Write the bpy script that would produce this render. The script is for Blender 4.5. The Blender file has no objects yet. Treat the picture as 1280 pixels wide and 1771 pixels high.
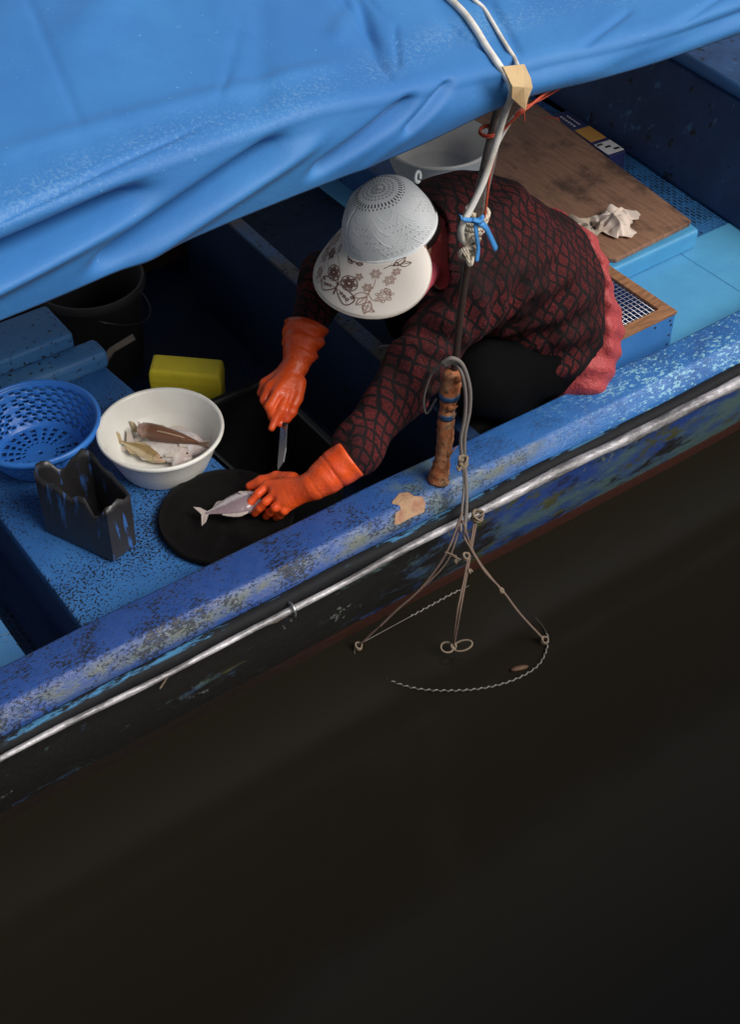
import bpy, bmesh, math, random
import numpy as np
from mathutils import Vector
random.seed(7); rng = np.random.default_rng(11)
SC = bpy.context.scene
COL = SC.collection
# ------------------------------------------------------------------ camera
AZ = math.radians(35.6); PITCH = math.radians(44); FPX = 50 / 26.7 * 1280
A3 = lambda *v: np.array(v, float)
RT = A3(math.cos(AZ), -math.sin(AZ), 0); HF = A3(math.sin(AZ), math.cos(AZ), 0)
FW = HF * math.cos(PITCH) + A3(0, 0, -math.sin(PITCH)); UPV = HF * math.sin(PITCH) + A3(0, 0, math.cos(PITCH))
CAM = A3(-1.438, -2.009, 2.336)
def ray(x, y): return FW + RT * (x - 640) / FPX - UPV * (y - 885.5) / FPX
def at(x, y, z):            # survey helper: point of the photographed place at height z
    d = ray(x, y); return CAM + d * (z - CAM[2]) / d[2]
def aty(x, y, v):           # the same on the upright plane Y = v
    d = ray(x, y); return CAM + d * (v - CAM[1]) / d[1]
def X_at(x, y, v):          # and on the upright plane X = v
    d = ray(x, y); return CAM + d * (v - CAM[0]) / d[0]
cd = bpy.data.cameras.new('camera'); cam = bpy.data.objects.new('camera', cd); COL.objects.link(cam)
cd.sensor_fit = 'HORIZONTAL'; cd.sensor_width = 26.7; cd.lens = 50; cd.clip_start = .05; cd.clip_end = 500
cam.location = CAM; cam.rotation_euler = (math.pi / 2 - PITCH, 0, -AZ); SC.camera = cam
# ------------------------------------------------------------------ light
SUN = Vector((.30, -.62, .74)).normalized()
el = math.asin(SUN.z); az = math.atan2(SUN.x, SUN.y)
W = bpy.data.worlds.new('World'); SC.world = W; W.use_nodes = True
nt = W.node_tree; bg = nt.nodes['Background']; sky = nt.nodes.new('ShaderNodeTexSky'); sky.sky_type = 'NISHITA'
sky.sun_disc = False; sky.sun_elevation = el; sky.sun_rotation = az; sky.dust_density = 4; sky.air_density = 1.2
hs = nt.nodes.new('ShaderNodeHueSaturation'); hs.inputs['Saturation'].default_value = .3
nt.links.new(sky.outputs[0], hs.inputs['Color']); nt.links.new(hs.outputs[0], bg.inputs[0]); bg.inputs[1].default_value = .056
sl = bpy.data.lights.new('sun', 'SUN'); sl.energy = 1.85; sl.angle = math.radians(36); sl.color = (1, .95, .88)
so = bpy.data.objects.new('sun', sl); COL.objects.link(so); so.rotation_euler = SUN.to_track_quat('Z', 'Y').to_euler()
SC.view_settings.view_transform = 'Standard'; SC.view_settings.look = 'None'; SC.view_settings.exposure = 0.64; SC.view_settings.gamma = 1
# ------------------------------------------------------------------ materials
class Mat:
    def __init__(s, name, col=(.5, .5, .5), rough=.6, metal=0, spec=.5):
        s.m = bpy.data.materials.new(name); s.m.use_nodes = True; s.nt = s.m.node_tree
        s.b = s.nt.nodes['Principled BSDF']; s.tc = None
        s.set('Base Color', col); s.set('Roughness', rough); s.set('Metallic', metal); s.set('Specular IOR Level', spec)
    def set(s, sock, v, node=None):
        i = (node or s.b).inputs[sock]
        if hasattr(v, 'is_output') or isinstance(v, bpy.types.NodeSocket): s.nt.links.new(v, i)
        else: i.default_value = (*v, 1) if (isinstance(v, tuple) and i.type == 'RGBA') else v
    def node(s, t, **kw):
        n = s.nt.nodes.new('ShaderNode' + t)
        for k, v in kw.items(): setattr(n, k, v)
        return n
    def co(s, which='Object'):
        if not s.tc: s.tc = s.node('TexCoord')
        return s.tc.outputs[which]
    def mapping(s, vec, scale=(1, 1, 1), rot=(0, 0, 0)):
        n = s.node('Mapping'); s.set(0, vec, n); n.inputs['Scale'].default_value = scale; n.inputs['Rotation'].default_value = rot; return n.outputs[0]
    def noise(s, scale, detail=4, rough=.6, vec=None, out=0, dist=0):
        n = s.node('TexNoise'); s.set('Vector', vec or s.co(), n); n.inputs['Scale'].default_value = scale
        n.inputs['Detail'].default_value = detail; n.inputs['Roughness'].default_value = rough; n.inputs['Distortion'].default_value = dist; return n.outputs[out]
    def ramp(s, f, a, b, va=0., vb=1.):
        n = s.node('MapRange'); n.interpolation_type = 'SMOOTHSTEP'; s.set(0, f, n)
        for i, v in zip((1, 2, 3, 4), (a, b, va, vb)): n.inputs[i].default_value = v
        return n.outputs[0]
    def mix(s, f, a, b):
        n = s.node('Mix', data_type='RGBA'); s.set(0, f, n)
        s.set(6, a, n); s.set(7, b, n); return n.outputs[2]
    def math(s, op, a, b=0., c=None):
        n = s.node('Math', operation=op); s.set(0, a, n); s.set(1, b, n)
        if c is not None: s.set(2, c, n)
        return n.outputs[0]
    def dot(s, vec, v):
        n = s.node('VectorMath', operation='DOT_PRODUCT'); s.set(0, vec, n); n.inputs[1].default_value = tuple(v); return n.outputs['Value']
    def bump(s, h, dist=.002, strength=1.):
        n = s.node('Bump'); s.set('Height', h, n); n.inputs['Distance'].default_value = dist; n.inputs['Strength'].default_value = strength
        if s.b.inputs['Normal'].is_linked: s.nt.links.new(s.b.inputs['Normal'].links[0].from_socket, n.inputs['Normal'])
        s.set('Normal', n.outputs[0])
def paint(name, col, col2, spot, sc=60, amt=.5, rough=.45, pale=None, pamt=.62, stretch=(1, 1, 1)):
    """old boat paint: two tones, dark chips, optional pale flakes"""
    m = Mat(name, col, rough); v = m.mapping(m.co(), stretch)
    c = m.mix(m.ramp(m.noise(5, 5, .65), .35, .7), col, col2)
    if pale:
        f = m.ramp(m.math('ADD', m.noise(sc * 1.3, 5, .7, v), m.math('MULTIPLY', m.noise(6, 3), .35)), pamt, pamt + .07)
        c = m.mix(f, c, pale)
    n = m.math('ADD', m.noise(sc, 4, .6, v), m.math('MULTIPLY', m.math('SUBTRACT', m.noise(4, 3), .5), .4))
    f = m.ramp(n, amt + .04, amt - .03) if False else m.ramp(n, amt, amt + .06)
    c = m.mix(f, c, spot); m.set('Base Color', c)
    m.set('Roughness', m.math('ADD', rough, m.math('MULTIPLY', m.noise(30, 3), .25)))
    m.bump(m.math('SUBTRACT', m.noise(140, 3), f), .0012, .6); return m
# ------------------------------------------------------------------ mesh helpers
class MB:
    def __init__(s): s.v = []; s.f = []; s.uv = None
    def add(s, v, f):
        o = len(s.v); s.v += [tuple(map(float, p)) for p in v]; s.f += [tuple(i + o for i in q) for q in f]; return s
    def box(s, lo, hi, bev=0):
        return s.hexa([(lo[0], lo[1], lo[2]), (hi[0], lo[1], lo[2]), (hi[0], hi[1], lo[2]), (lo[0], hi[1], lo[2]), (lo[0], lo[1], hi[2]), (hi[0], lo[1], hi[2]), (hi[0], hi[1], hi[2]), (lo[0], hi[1], hi[2])])
    def hexa(s, p): return s.add(p, [(3, 2, 1, 0), (4, 5, 6, 7), (0, 1, 5, 4), (1, 2, 6, 5), (2, 3, 7, 6), (3, 0, 4, 7)])
    def tube(s, pts, r, n=10, caps=True, jit=0, flat=1.):
        P = np.array(pts, float); k = len(P); r = np.broadcast_to(np.array(r, float), (k,))
        T = np.gradient(P, axis=0); T /= np.linalg.norm(T, axis=1)[:, None] + 1e-12
        u = np.cross(T[0], (0, 0, 1)); u = np.cross(T[0], (1, 0, 0)) if np.linalg.norm(u) < .1 else u
        V = []
        for i in range(k):
            u = u - T[i] * (u @ T[i]); u /= np.linalg.norm(u) + 1e-12; w = np.cross(T[i], u)
            for j in range(n):
                a = 2 * math.pi * j / n; rr = r[i] * (1 + jit * (rng.random() - .5)); V.append(P[i] + rr * (math.cos(a) * u + flat * math.sin(a) * w))
        F = [(i * n + j, i * n + (j + 1) % n, (i + 1) * n + (j + 1) % n, (i + 1) * n + j) for i in range(k - 1) for j in range(n)]
        if caps: F += [tuple(range(n))[::-1], tuple((k - 1) * n + j for j in range(n))]
        return s.add(V, F)
    def lathe(s, prof, c=(0, 0, 0), n=64, squash=1., rot=0):
        k = len(prof); V = []
        for (r, z) in prof:
            for j in range(n):
                a = 2 * math.pi * j / n + rot; V.append((c[0] + r * math.cos(a), c[1] + squash * r * math.sin(a), c[2] + z))
        return s.add(V, [(i * n + j, i * n + (j + 1) % n, (i + 1) * n + (j + 1) % n, (i + 1) * n + j) for i in range(k - 1) for j in range(n)])
    def grid(s, G):          # G[i][j] -> points
        a, b = G.shape[:2]
        return s.add(G.reshape(-1, 3), [(i * b + j, (i + 1) * b + j, (i + 1) * b + j + 1, i * b + j + 1) for i in range(a - 1) for j in range(b - 1)])
    def build(s, name, mat, parent=None, loc=None, smooth=True, bevel=0, thick=0, sub=0, uv=None, seg=2, auto=None):
        L = A3(*(ROOT_LOC(parent) if parent else (loc if loc is not None else (0, 0, 0))))
        me = bpy.data.meshes.new(name); me.from_pydata([tuple(A3(*p) - L) for p in s.v], [], s.f); me.validate()
        bm = bmesh.new(); bm.from_mesh(me); bmesh.ops.recalc_face_normals(bm, faces=bm.faces); bm.to_mesh(me); bm.free()
        if smooth: me.polygons.foreach_set('use_smooth', [True] * len(me.polygons))
        if auto: me.set_sharp_from_angle(angle=math.radians(auto))
        if uv is not None:
            l = me.uv_layers.new(name='UVMap')
            vi = np.zeros(len(me.loops), int); me.loops.foreach_get('vertex_index', vi); l.data.foreach_set('uv', np.array(uv, np.float32)[vi].ravel())
        o = bpy.data.objects.new(name, me); COL.objects.link(o); me.materials.append(mat.m if isinstance(mat, Mat) else mat)
        if parent: o.parent = parent
        else: o.location = L
        if thick: md = o.modifiers.new('thickness', 'SOLIDIFY'); md.thickness = thick; md.offset = 0
        if bevel: md = o.modifiers.new('bevel', 'BEVEL'); md.width = bevel; md.segments = seg; md.limit_method = 'ANGLE'; md.angle_limit = math.radians(40); md.harden_normals = False
        if sub: md = o.modifiers.new('subdiv', 'SUBSURF'); md.levels = sub; md.render_levels = sub
        return o
def ROOT_LOC(o):
    while o.parent: o = o.parent
    return tuple(o.location)
def tag(o, label, cat, group=None, kind=None):
    if label: o['label'] = label
    if cat: o['category'] = cat
    if group: o['group'] = group
    if kind: o['kind'] = kind
    return o
def thing(name, loc, label, cat, group=None):
    o = bpy.data.objects.new(name, None); COL.objects.link(o); o.location = tuple(map(float, loc)); o.empty_display_size = .05
    return tag(o, label, cat, group)
def spline(pts, n=8):        # catmull-rom through pts
    P = np.array(pts, float); P = np.vstack([2 * P[0] - P[1], P, 2 * P[-1] - P[-2]]); out = []
    for i in range(1, len(P) - 2):
        for t in np.linspace(0, 1, n, endpoint=False):
            a, b, c, d = P[i - 1], P[i], P[i + 1], P[i + 2]
            out.append(.5 * (2 * b + (c - a) * t + (2 * a - 5 * b + 4 * c - d) * t * t + (3 * b - a - 3 * c + d) * t ** 3))
    out.append(P[-2]); return np.array(out)
_ph = rng.random((64, 4)); _dr = rng.normal(size=(64, 3)); _dr /= np.linalg.norm(_dr, axis=1)[:, None]
def wob(P, freq, k=10, s=0): # smooth pseudo noise about -1..1
    P = np.asarray(P, float); o = 0
    for i in range(k):
        q = (i + s) % 64; o = o + np.sin((P @ _dr[q]) * freq * (.6 + 1.1 * _ph[q, 1]) + 6.28 * _ph[q, 0])
    return o / (k * .5) ** .5 / 1.6
# ------------------------------------------------------------------ signed distance shapes -> one skin
def smin(a, b, k):
    h = np.clip(.5 + .5 * (b - a) / k, 0, 1); return b + (a - b) * h - k * h * (1 - h)
def cone(P, a, b, ra, rb):
    a = A3(*a); b = A3(*b); ab = b - a; t = np.clip(((P - a) @ ab) / (ab @ ab), 0, 1)
    return np.linalg.norm(P - a - t[:, None] * ab, axis=1) - (ra + (rb - ra) * t)
def ball(P, c, r):
    r = A3(*r) if not np.isscalar(r) else A3(r, r, r); q = (P - A3(*c)) / r; l = np.linalg.norm(q, axis=1); return (l - 1) * r.min()
def chain(P, pts, rad, k=.02):
    d = None
    for i in range(len(pts) - 1):
        e = cone(P, pts[i], pts[i + 1], rad[i], rad[i + 1]); d = e if d is None else smin(d, e, k)
    return d
def skin(fn, lo, hi, h):
    lo = A3(*lo); hi = A3(*hi); n = np.ceil((hi - lo) / h).astype(int) + 1
    ax = [lo[i] + h * np.arange(n[i]) for i in range(3)]; V = np.empty(n)
    for i in range(n[0]):
        yy, zz = np.meshgrid(ax[1], ax[2], indexing='ij'); P = np.stack([np.full(yy.size, ax[0][i]), yy.ravel(), zz.ravel()], 1); V[i] = fn(P).reshape(n[1], n[2])
    S = V < 0; c = np.zeros(n - 1, int)
    offs = [(a, b, d) for a in (0, 1) for b in (0, 1) for d in (0, 1)]
    sl_ = lambda M, o: M[o[0]:n[0] - 1 + o[0], o[1]:n[1] - 1 + o[1], o[2]:n[2] - 1 + o[2]]
    for o in offs: c += sl_(S, o)
    I = np.argwhere((c > 0) & (c < 8)); ids = -np.ones(n - 1, int); ids[tuple(I.T)] = np.arange(len(I))
    pos = np.zeros((len(I), 3)); cnt = np.zeros(len(I))
    for o in offs:
        for x in range(3):
            if o[x]: continue
            o2 = list(o); o2[x] = 1
            v0 = V[tuple((I + o).T)]; v1 = V[tuple((I + o2).T)]; m = (v0 < 0) != (v1 < 0)
            t = np.where(m, v0 / np.where(m, v0 - v1, 1), 0); q = np.array(o) + t[:, None] * (np.array(o2) - np.array(o)); pos[m] += q[m]; cnt[m] += 1
    verts = lo + h * (I + pos / cnt[:, None]); F = []
    for x in range(3):
        y, z = (x + 1) % 3, (x + 2) % 3
        s0 = [slice(None)] * 3; s1 = [slice(None)] * 3; s0[x] = slice(0, -1); s1[x] = slice(1, None)
        a = S[tuple(s0)]; b = S[tuple(s1)]; E = np.argwhere(a != b)
        E = E[(E[:, y] > 0) & (E[:, z] > 0) & (E[:, y] < n[y] - 1) & (E[:, z] < n[z] - 1)]
        q = []
        for dy, dz in ((1, 1), (0, 1), (0, 0), (1, 0)):
            e = E.copy(); e[:, y] -= dy; e[:, z] -= dz; q.append(ids[tuple(e.T)])
        q = np.stack(q, 1); fl = ~a[tuple(E.T)]; q[fl] = q[fl][:, ::-1]; F.append(q)
    F = np.vstack(F); F = F[(F >= 0).all(1)]
    b = MB(); b.v = [tuple(p) for p in verts]; b.f = [tuple(map(int, q)) for q in F]; return b
# ================================================================== SETTING: water
WZ = -.42
m = Mat('harbour_water', (.012, .0095, .006), .15, 0, .2)
m.set('Base Color', m.mix(m.noise(1.6, 4), (.0115, .0098, .0068), (.0128, .0108, .0075)))
m.bump(m.noise(9, 4, .55), .006, .15)
gx, gy = (-60, -6, -2.55, 3.55, 6, 60), (-60, -3, -.02, 1.92, 5, 60); b = MB()   # the sheet stops at the hull, whose hold lies below it
b.v = [(x, y, WZ) for x in gx for y in gy]; b.f = [(i * 6 + j, i * 6 + 6 + j, i * 6 + 7 + j, i * 6 + 1 + j) for i in range(5) for j in range(5) if (i, j) != (2, 2)]
tag(b.build('water', m), 'dark olive harbour water beside the blue boat', None, kind='structure')
m = Mat('quay_concrete', (.16, .15, .135), .9); m.set('Base Color', m.mix(m.noise(3, 6, .7), (.20, .19, .17), (.09, .085, .075))); m.bump(m.noise(20, 5), .01, .5)
tag(MB().box((-9, -9, -1.2), (9, -1.72, .62)).build('quay', m, None, smooth=False, bevel=.03), 'unseen grey concrete quay wall under the camera, added to block low light', None, kind='structure')  # out of view below the camera, added so it shades hull, hold and water
# ================================================================== BOAT
boat = thing('fishing_boat', (0, .8, WZ), 'old blue wooden fishing boat with worn painted gunwale and silver rub rail', 'boat')
BLU = (.018, .085, .36); BLU2 = (.03, .16, .50); DK = (.008, .010, .014)
def bend(x, y):              # the side curves in towards bow and stern
    return y + .012 * max(0, x - .9) ** 2 * 3 - .03 * max(0, x) * (x < 99) * .5 + .015 * x * x * (x < 0) * .0
def sweep(name, prof, x0, x1, mat, nx=60, fn=None, closed=True, far=False, **kw):
    xs = np.linspace(x0, x1, nx); k = len(prof); b = MB(); V = []
    for x in xs:
        for (y, z) in prof:
            yy = bend(x, y); 
            if far: yy = 1.9 - yy
            p = A3(x, yy, z)
            if fn: p = p + fn(x, y, z)
            V.append(p)
    F = [(i * k + j, i * k + (j + 1) % k, (i + 1) * k + (j + 1) % k, (i + 1) * k + j) for i in range(nx - 1) for j in range(k if closed else k - 1)]
    if closed: F += [tuple(range(k)), tuple((nx - 1) * k + j for j in range(k))]
    return b.add(V, F).build(name, mat, boat, **kw)
# gunwale paint: deep blue, chips, worn greenish outer edge, pale flakes towards the bow
m = Mat('gunwale_paint', BLU, .42)
sx = m.node('SeparateXYZ'); m.set(0, m.co(), sx); X_, Y_, Z_ = sx.outputs
v = m.mapping(m.co(), (.5, 1, 1))
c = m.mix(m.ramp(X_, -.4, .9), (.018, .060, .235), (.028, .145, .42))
c = m.mix(m.math('MULTIPLY', m.ramp(m.noise(9, 5, .7), .45, .75), .6), c, (.02, .06, .22))
edge = m.math('MULTIPLY', m.ramp(m.math('ABSOLUTE', m.math('ADD', Y_, .8 + .086)), .020, .003), m.ramp(m.noise(22, 5, .7, v), .36, .62))
c = m.mix(m.math('MULTIPLY', edge, m.ramp(X_, .75, .3)), c, (.085, .105, .095))
c = m.mix(m.math('MULTIPLY', m.ramp(X_, .0, .10), m.math('MULTIPLY', m.ramp(X_, .34, .16), m.ramp(m.noise(14, 5), .38, .66))), c, (.085, .13, .15))
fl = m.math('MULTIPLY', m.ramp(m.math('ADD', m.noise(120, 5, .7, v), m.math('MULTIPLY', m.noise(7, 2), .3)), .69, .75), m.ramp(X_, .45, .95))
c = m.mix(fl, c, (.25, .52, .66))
ch = m.math('MULTIPLY', m.ramp(m.math('ADD', m.noise(190, 5, .7, v), m.math('MULTIPLY', m.noise(11, 4), .55)), .83, .88), m.ramp(X_, .6, -.1, .25, 1))
c = m.mix(ch, c, (.012, .016, .03)); m.set('Base Color', c)
m.set('Roughness', m.ramp(m.noise(35, 4), .3, .7, .38, .62)); m.bump(m.math('SUBTRACT', m.noise(160, 3), ch), .0015, .7)
GUN = m
HX0, HX1 = -2.6, 3.6
gw = [(.036, -.14), (.036, -.008), (.034, -.002), (.028, .0), (-.060, .0), (-.067, -.002), (-.073, -.007), (-.096, -.036), (-.101, -.045), (-.102, -.060), (-.100, -.10), (-.04, -.14)]
wig = lambda s, f, a: (lambda x, y, z: A3(0, a * math.sin(f * x + s) * math.cos(2.3 * f * x + y * 30), a * math.sin(1.7 * f * x + s + 1)))
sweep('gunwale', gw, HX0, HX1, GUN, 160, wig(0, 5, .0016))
# dark rubbing strake with worn pale-blue lines under the gunwale
m = Mat('strake_black', (.008, .009, .011), .75, 0, .25)
sx = m.node('SeparateXYZ'); m.set(0, m.co(), sx)
f = m.math('MULTIPLY', m.ramp(m.math('ABSOLUTE', m.math('ADD', sx.outputs[1], .8 + .114)), .010, .003), m.ramp(m.noise(26, 6, .75, m.mapping(m.co(), (.22, 1, 1))), .52, .60))
m.set('Base Color', m.mix(f, m.mix(m.noise(40), (.004, .0045, .006), (.012, .013, .016)), (.055, .19, .36))); m.bump(m.noise(70, 4), .002, .5)
STR = m
sweep('rubbing_strake', [(-.1025, -.048), (-.107, -.045), (-.122, -.050), (-.129, -.058), (-.130, -.085), (-.1, -.1005), (-.0990, -.1002)], HX0, HX1, STR, 160, wig(2, 6, .002))
# silver rail
m = Mat('rail_silver', (.55, .54, .56), .48, .25)
m.set('Base Color', m.mix(m.ramp(m.noise(18, 5, .7, m.mapping(m.co(), (.4, 1, 1))), .38, .62), (.14, .135, .14), (.46, .445, .47)))
m.bump(m.noise(24, 4, .6, m.mapping(m.co(), (.45, 1, 1))), .012, .8); SIL = m
def rail_y(x): return bend(x, -.143) 
def rail_z(x): return -.066 + .004 * math.sin(4.1 * x) + .0025 * math.sin(13 * x + 1)
xs = np.linspace(HX0, HX1, 260)
rr = np.interp(xs, [-2.6, -.5, .1, .5, 1.2, 3.2], [.0065, .0075, .0095, .014, .0165, .017]) * (1 + .10 * np.sin(xs * 23) * np.sin(xs * 7.3))
rl = MB().tube([(x, rail_y(x), rail_z(x)) for x in xs], rr, 12).build('rub_rail', SIL, boat)
p0 = at(492, 1040, -.066); b = MB(); a_ = np.linspace(0, 2 * math.pi, 18)
b.tube([(p0[0] + .002 * math.sin(t), rail_y(p0[0]) + .018 * math.cos(t), rail_z(p0[0]) + .018 * math.sin(t)) for t in a_], .0035, 8, caps=False).build('rail_ring', Mat('ring_metal', (.5, .5, .5), .3, .9), rl)
# hull
m = Mat('hull_paint', BLU, .5)
sx = m.node('SeparateXYZ'); m.set(0, m.co(), sx); X_, Y_, Z_ = sx.outputs
v = m.mapping(m.co(), (.35, 1, .8))
c = m.mix(m.ramp(m.noise(7, 6, .7, v), .42, .60), (.014, .045, .20), (.065, .115, .12))
c = m.mix(m.ramp(m.noise(16, 6, .75, v), .53, .62), c, (.055, .06, .022))
dn = m.math('ADD', m.noise(11, 6, .75, v), m.ramp(X_, -.3, .75, .16, -.06))
c = m.mix(m.ramp(dn, .49, .60), c, (.007, .0065, .006))
c = m.mix(m.ramp(m.math('ADD', m.noise(60, 4, .7), m.noise(9, 3)), 1.20, 1.28), c, (.12, .14, .13))
zz = m.math('ADD', Z_, m.math('MULTIPLY', m.math('SUBTRACT', m.noise(9, 4), .5), .012))
red = m.mix(m.noise(12, 5, .7), (.095, .022, .012), (.04, .014, .010))
red = m.mix(m.ramp(X_, .15, -.5), red, (.018, .011, .008))
c = m.mix(m.ramp(zz, .086, .078), c, red)
m.set('Base Color', c); m.bump(m.noise(45, 5), .004, .6); HUL = m
hp = [(-.089, -.1005), (-.10, -.13), (-.098, -.2), (-.086, -.28), (-.062, -.36), (-.02, -.46), (.06, -.6), (.2, -.72), (.6, -.82)]
hin = [(.6, -.72), (.24, -.66), (.10, -.58), (.035, -.5), (.0, -.4), (-.02, -.141)]
sweep('hull_side', hp + hin, HX0, HX1, HUL, 90)
sweep('hull_side', hp + hin, HX0, HX1, HUL, 60, far=True)
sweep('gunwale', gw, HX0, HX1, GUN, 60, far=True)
for x in (HX0 + .01, HX1 - .01):
    MB().hexa([(x - .03, bend(x, .0), -.8), (x + .03, bend(x, .0), -.8), (x + .03, 1.9 - bend(x, 0), -.8), (x - .03, 1.9 - bend(x, 0), -.8), (x - .03, bend(x, .0), -.01), (x + .03, bend(x, 0), -.01), (x + .03, 1.9 - bend(x, 0), -.01), (x - .03, 1.9 - bend(x, 0), -.01)]).build('transom', HUL, boat, smooth=False)
# floor of the hold
def antiskid(name, base, dark, thr=.5):
    m = Mat(name, base, .5)
    br = m.node('TexBrick'); m.set('Vector', m.mapping(m.co(), (1, 1, 1), (0, 0, math.radians(90))), br); br.offset = .5
    for k, v_ in (('Scale', 1.), ('Mortar Size', .0042), ('Mortar Smooth', .4), ('Brick Width', .028), ('Row Height', .0135)): br.inputs[k].default_value = v_
    f = m.math('MULTIPLY', m.math('SUBTRACT', 1., br.outputs['Fac']), m.ramp(m.math('ADD', m.noise(30, 4), m.math('MULTIPLY', m.noise(5, 3), .8)), .78, .98))
    c = m.mix(m.ramp(m.noise(6, 5, .7), .4, .7), base, tuple(x * .6 for x in base)); c = m.mix(f, c, dark); c = m.mix(m.ramp(m.noise(13, 5, .7), .60, .72), c, dark)
    m.set('Base Color', c); m.bump(br.outputs['Fac'], .002, .7); return m
FLO = antiskid('floor_antiskid', (.010, .032, .095), (.004, .005, .009))
MB().box((HX0 + .05, .05, -.56), (HX1 - .05, 1.85, -.5)).build('hold_floor', FLO, boat, smooth=False)
# left work deck
m = paint('work_deck_paint', (.020, .100, .310), (.032, .140, .375), (.005, .008, .012), 150, .548, .4, stretch=(1, 1, 1)); DECK = m
b = MB(); b.hexa([(-.74, .037, -.135), (-.145, .037, -.135), (-.235, .98, -.135), (-.74, .98, -.135), (-.74, .037, -.1), (-.145, .037, -.1), (-.235, .98, -.1), (-.74, .98, -.1)])
wd = b.build('work_deck', DECK, boat, bevel=.006, smooth=False)
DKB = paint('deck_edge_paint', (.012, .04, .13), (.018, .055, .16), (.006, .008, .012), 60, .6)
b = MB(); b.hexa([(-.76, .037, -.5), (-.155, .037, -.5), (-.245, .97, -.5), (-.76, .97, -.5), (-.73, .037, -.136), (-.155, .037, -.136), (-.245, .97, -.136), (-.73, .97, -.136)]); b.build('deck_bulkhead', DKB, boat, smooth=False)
BEAM = paint('beam_paint', (.035, .14, .34), (.05, .17, .36), (.012, .014, .018), 60, .60, .5, pale=(.12, .16, .17), pamt=.80)
MB().box((-1.3, .945, -.1), (-.225, 1.03, -.038)).build('deck_beam', BEAM, boat, bevel=.018, seg=3, smooth=False)
MB().box((-1.3, 1.031, -.3), (-.285, 1.20, .0)).build('deck_block', BEAM, boat, bevel=.012, smooth=False)
b = MB(); b.hexa([(-1.5, .0, -.27), (-.80, .0, -.27), (-.80, .05, -.27), (-1.5, .05, -.27), (-1.5, .0, -.2), (-.8, .0, -.2), (-.8, .05, -.2), (-1.5, .05, -.2)])
b.build('side_stringer', DKB, boat, smooth=False)
b = MB(); b.hexa([(-.93, .04, -.26), (-.86, .04, -.26), (-.86, .95, -.26), (-.93, .95, -.26), (-.93, .04, -.2), (-.86, .04, -.2), (-.86, .95, -.2), (-.93, .95, -.2)]); b.build('cross_bearer', BEAM, boat, bevel=.006, smooth=False)
# thwart bulkhead in front of the woman
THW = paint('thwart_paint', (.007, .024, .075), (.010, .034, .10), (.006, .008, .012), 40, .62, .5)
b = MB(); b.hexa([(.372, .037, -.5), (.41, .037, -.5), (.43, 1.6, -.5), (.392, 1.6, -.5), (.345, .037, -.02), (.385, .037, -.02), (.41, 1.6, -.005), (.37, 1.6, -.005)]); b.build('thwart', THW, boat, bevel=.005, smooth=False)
CAPM = paint('worn_edge', (.035, .11, .27), (.10, .085, .065), (.014, .014, .016), 60, .55)
b = MB(); b.hexa([(.343, .14, -.019), (.388, .14, -.019), (.413, 1.6, -.004), (.367, 1.6, -.004), (.343, .14, -.008), (.388, .14, -.008), (.413, 1.6, .007), (.367, 1.6, .007)]); b.build('thwart_cap', CAPM, boat, bevel=.003, smooth=False)
# right-hand deck, light blue towards the bow
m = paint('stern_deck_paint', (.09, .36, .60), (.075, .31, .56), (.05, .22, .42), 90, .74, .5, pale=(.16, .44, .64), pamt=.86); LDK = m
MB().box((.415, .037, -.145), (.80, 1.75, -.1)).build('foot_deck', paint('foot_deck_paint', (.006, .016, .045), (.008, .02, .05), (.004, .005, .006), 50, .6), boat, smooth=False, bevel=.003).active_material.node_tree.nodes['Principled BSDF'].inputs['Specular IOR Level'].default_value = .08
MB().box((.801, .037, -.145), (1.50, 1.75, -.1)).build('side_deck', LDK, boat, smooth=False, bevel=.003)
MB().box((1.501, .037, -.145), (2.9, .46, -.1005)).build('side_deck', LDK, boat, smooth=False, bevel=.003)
WALK = antiskid('walkway_antiskid', (.035, .17, .42), (.008, .012, .02))
MB().box((1.501, .4605, -.145), (1.80, 1.75, -.102)).build('walkway', WALK, boat, smooth=False)
_a, _b, _c = at(1062, 466, -.03), at(1211, 397, -.03), at(920, 165, -.03)
HQ = [(1.16, _a[1]), (_b[0], _b[1]), (_c[0] + .02, 1.75), (1.16, 1.75)]
HAT = paint('hatch_paint', (.075, .34, .60), (.06, .29, .54), (.04, .16, .3), 70, .76, .42)
b = MB(); b.hexa([(q[0], q[1], z) for z in (-.0995, -.03) for q in HQ]); b.build('hatch', HAT, boat, bevel=.012, seg=3, smooth=False)
ENG = paint('engine_box_paint', (.03, .12, .33), (.02, .08, .24), (.008, .01, .014), 40, .62)
MB().box((.875, .88, -.0995), (1.15, 1.72, .03)).build('engine_box', ENG, boat, bevel=.008, smooth=False)
COA = paint('coaming_paint', (.010, .036, .11), (.018, .062, .17), (.005, .008, .014), 30, .60, .5, pale=(.05, .14, .28), pamt=.80, stretch=(1, .6, .35))
b = MB(); b.hexa([(1.72, .03, -.0995), (1.80, .03, -.0995), (1.90, 1.75, -.0995), (1.84, 1.75, -.0995), (1.86, .03, .20), (1.93, .03, .20), (2.05, 1.75, .20), (1.98, 1.75, .20)]); cw = b.build('coaming', COA, boat, bevel=.01, smooth=False)
RLB = paint('coaming_rail_paint', (.05, .18, .42), (.04, .15, .38), (.02, .05, .1), 40, .7)
MB().tube([(1.895, .03, .214), (1.94, .7, .214), (2.015, 1.75, .214)], .022, 12).build('coaming_rail', RLB, cw)
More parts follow.
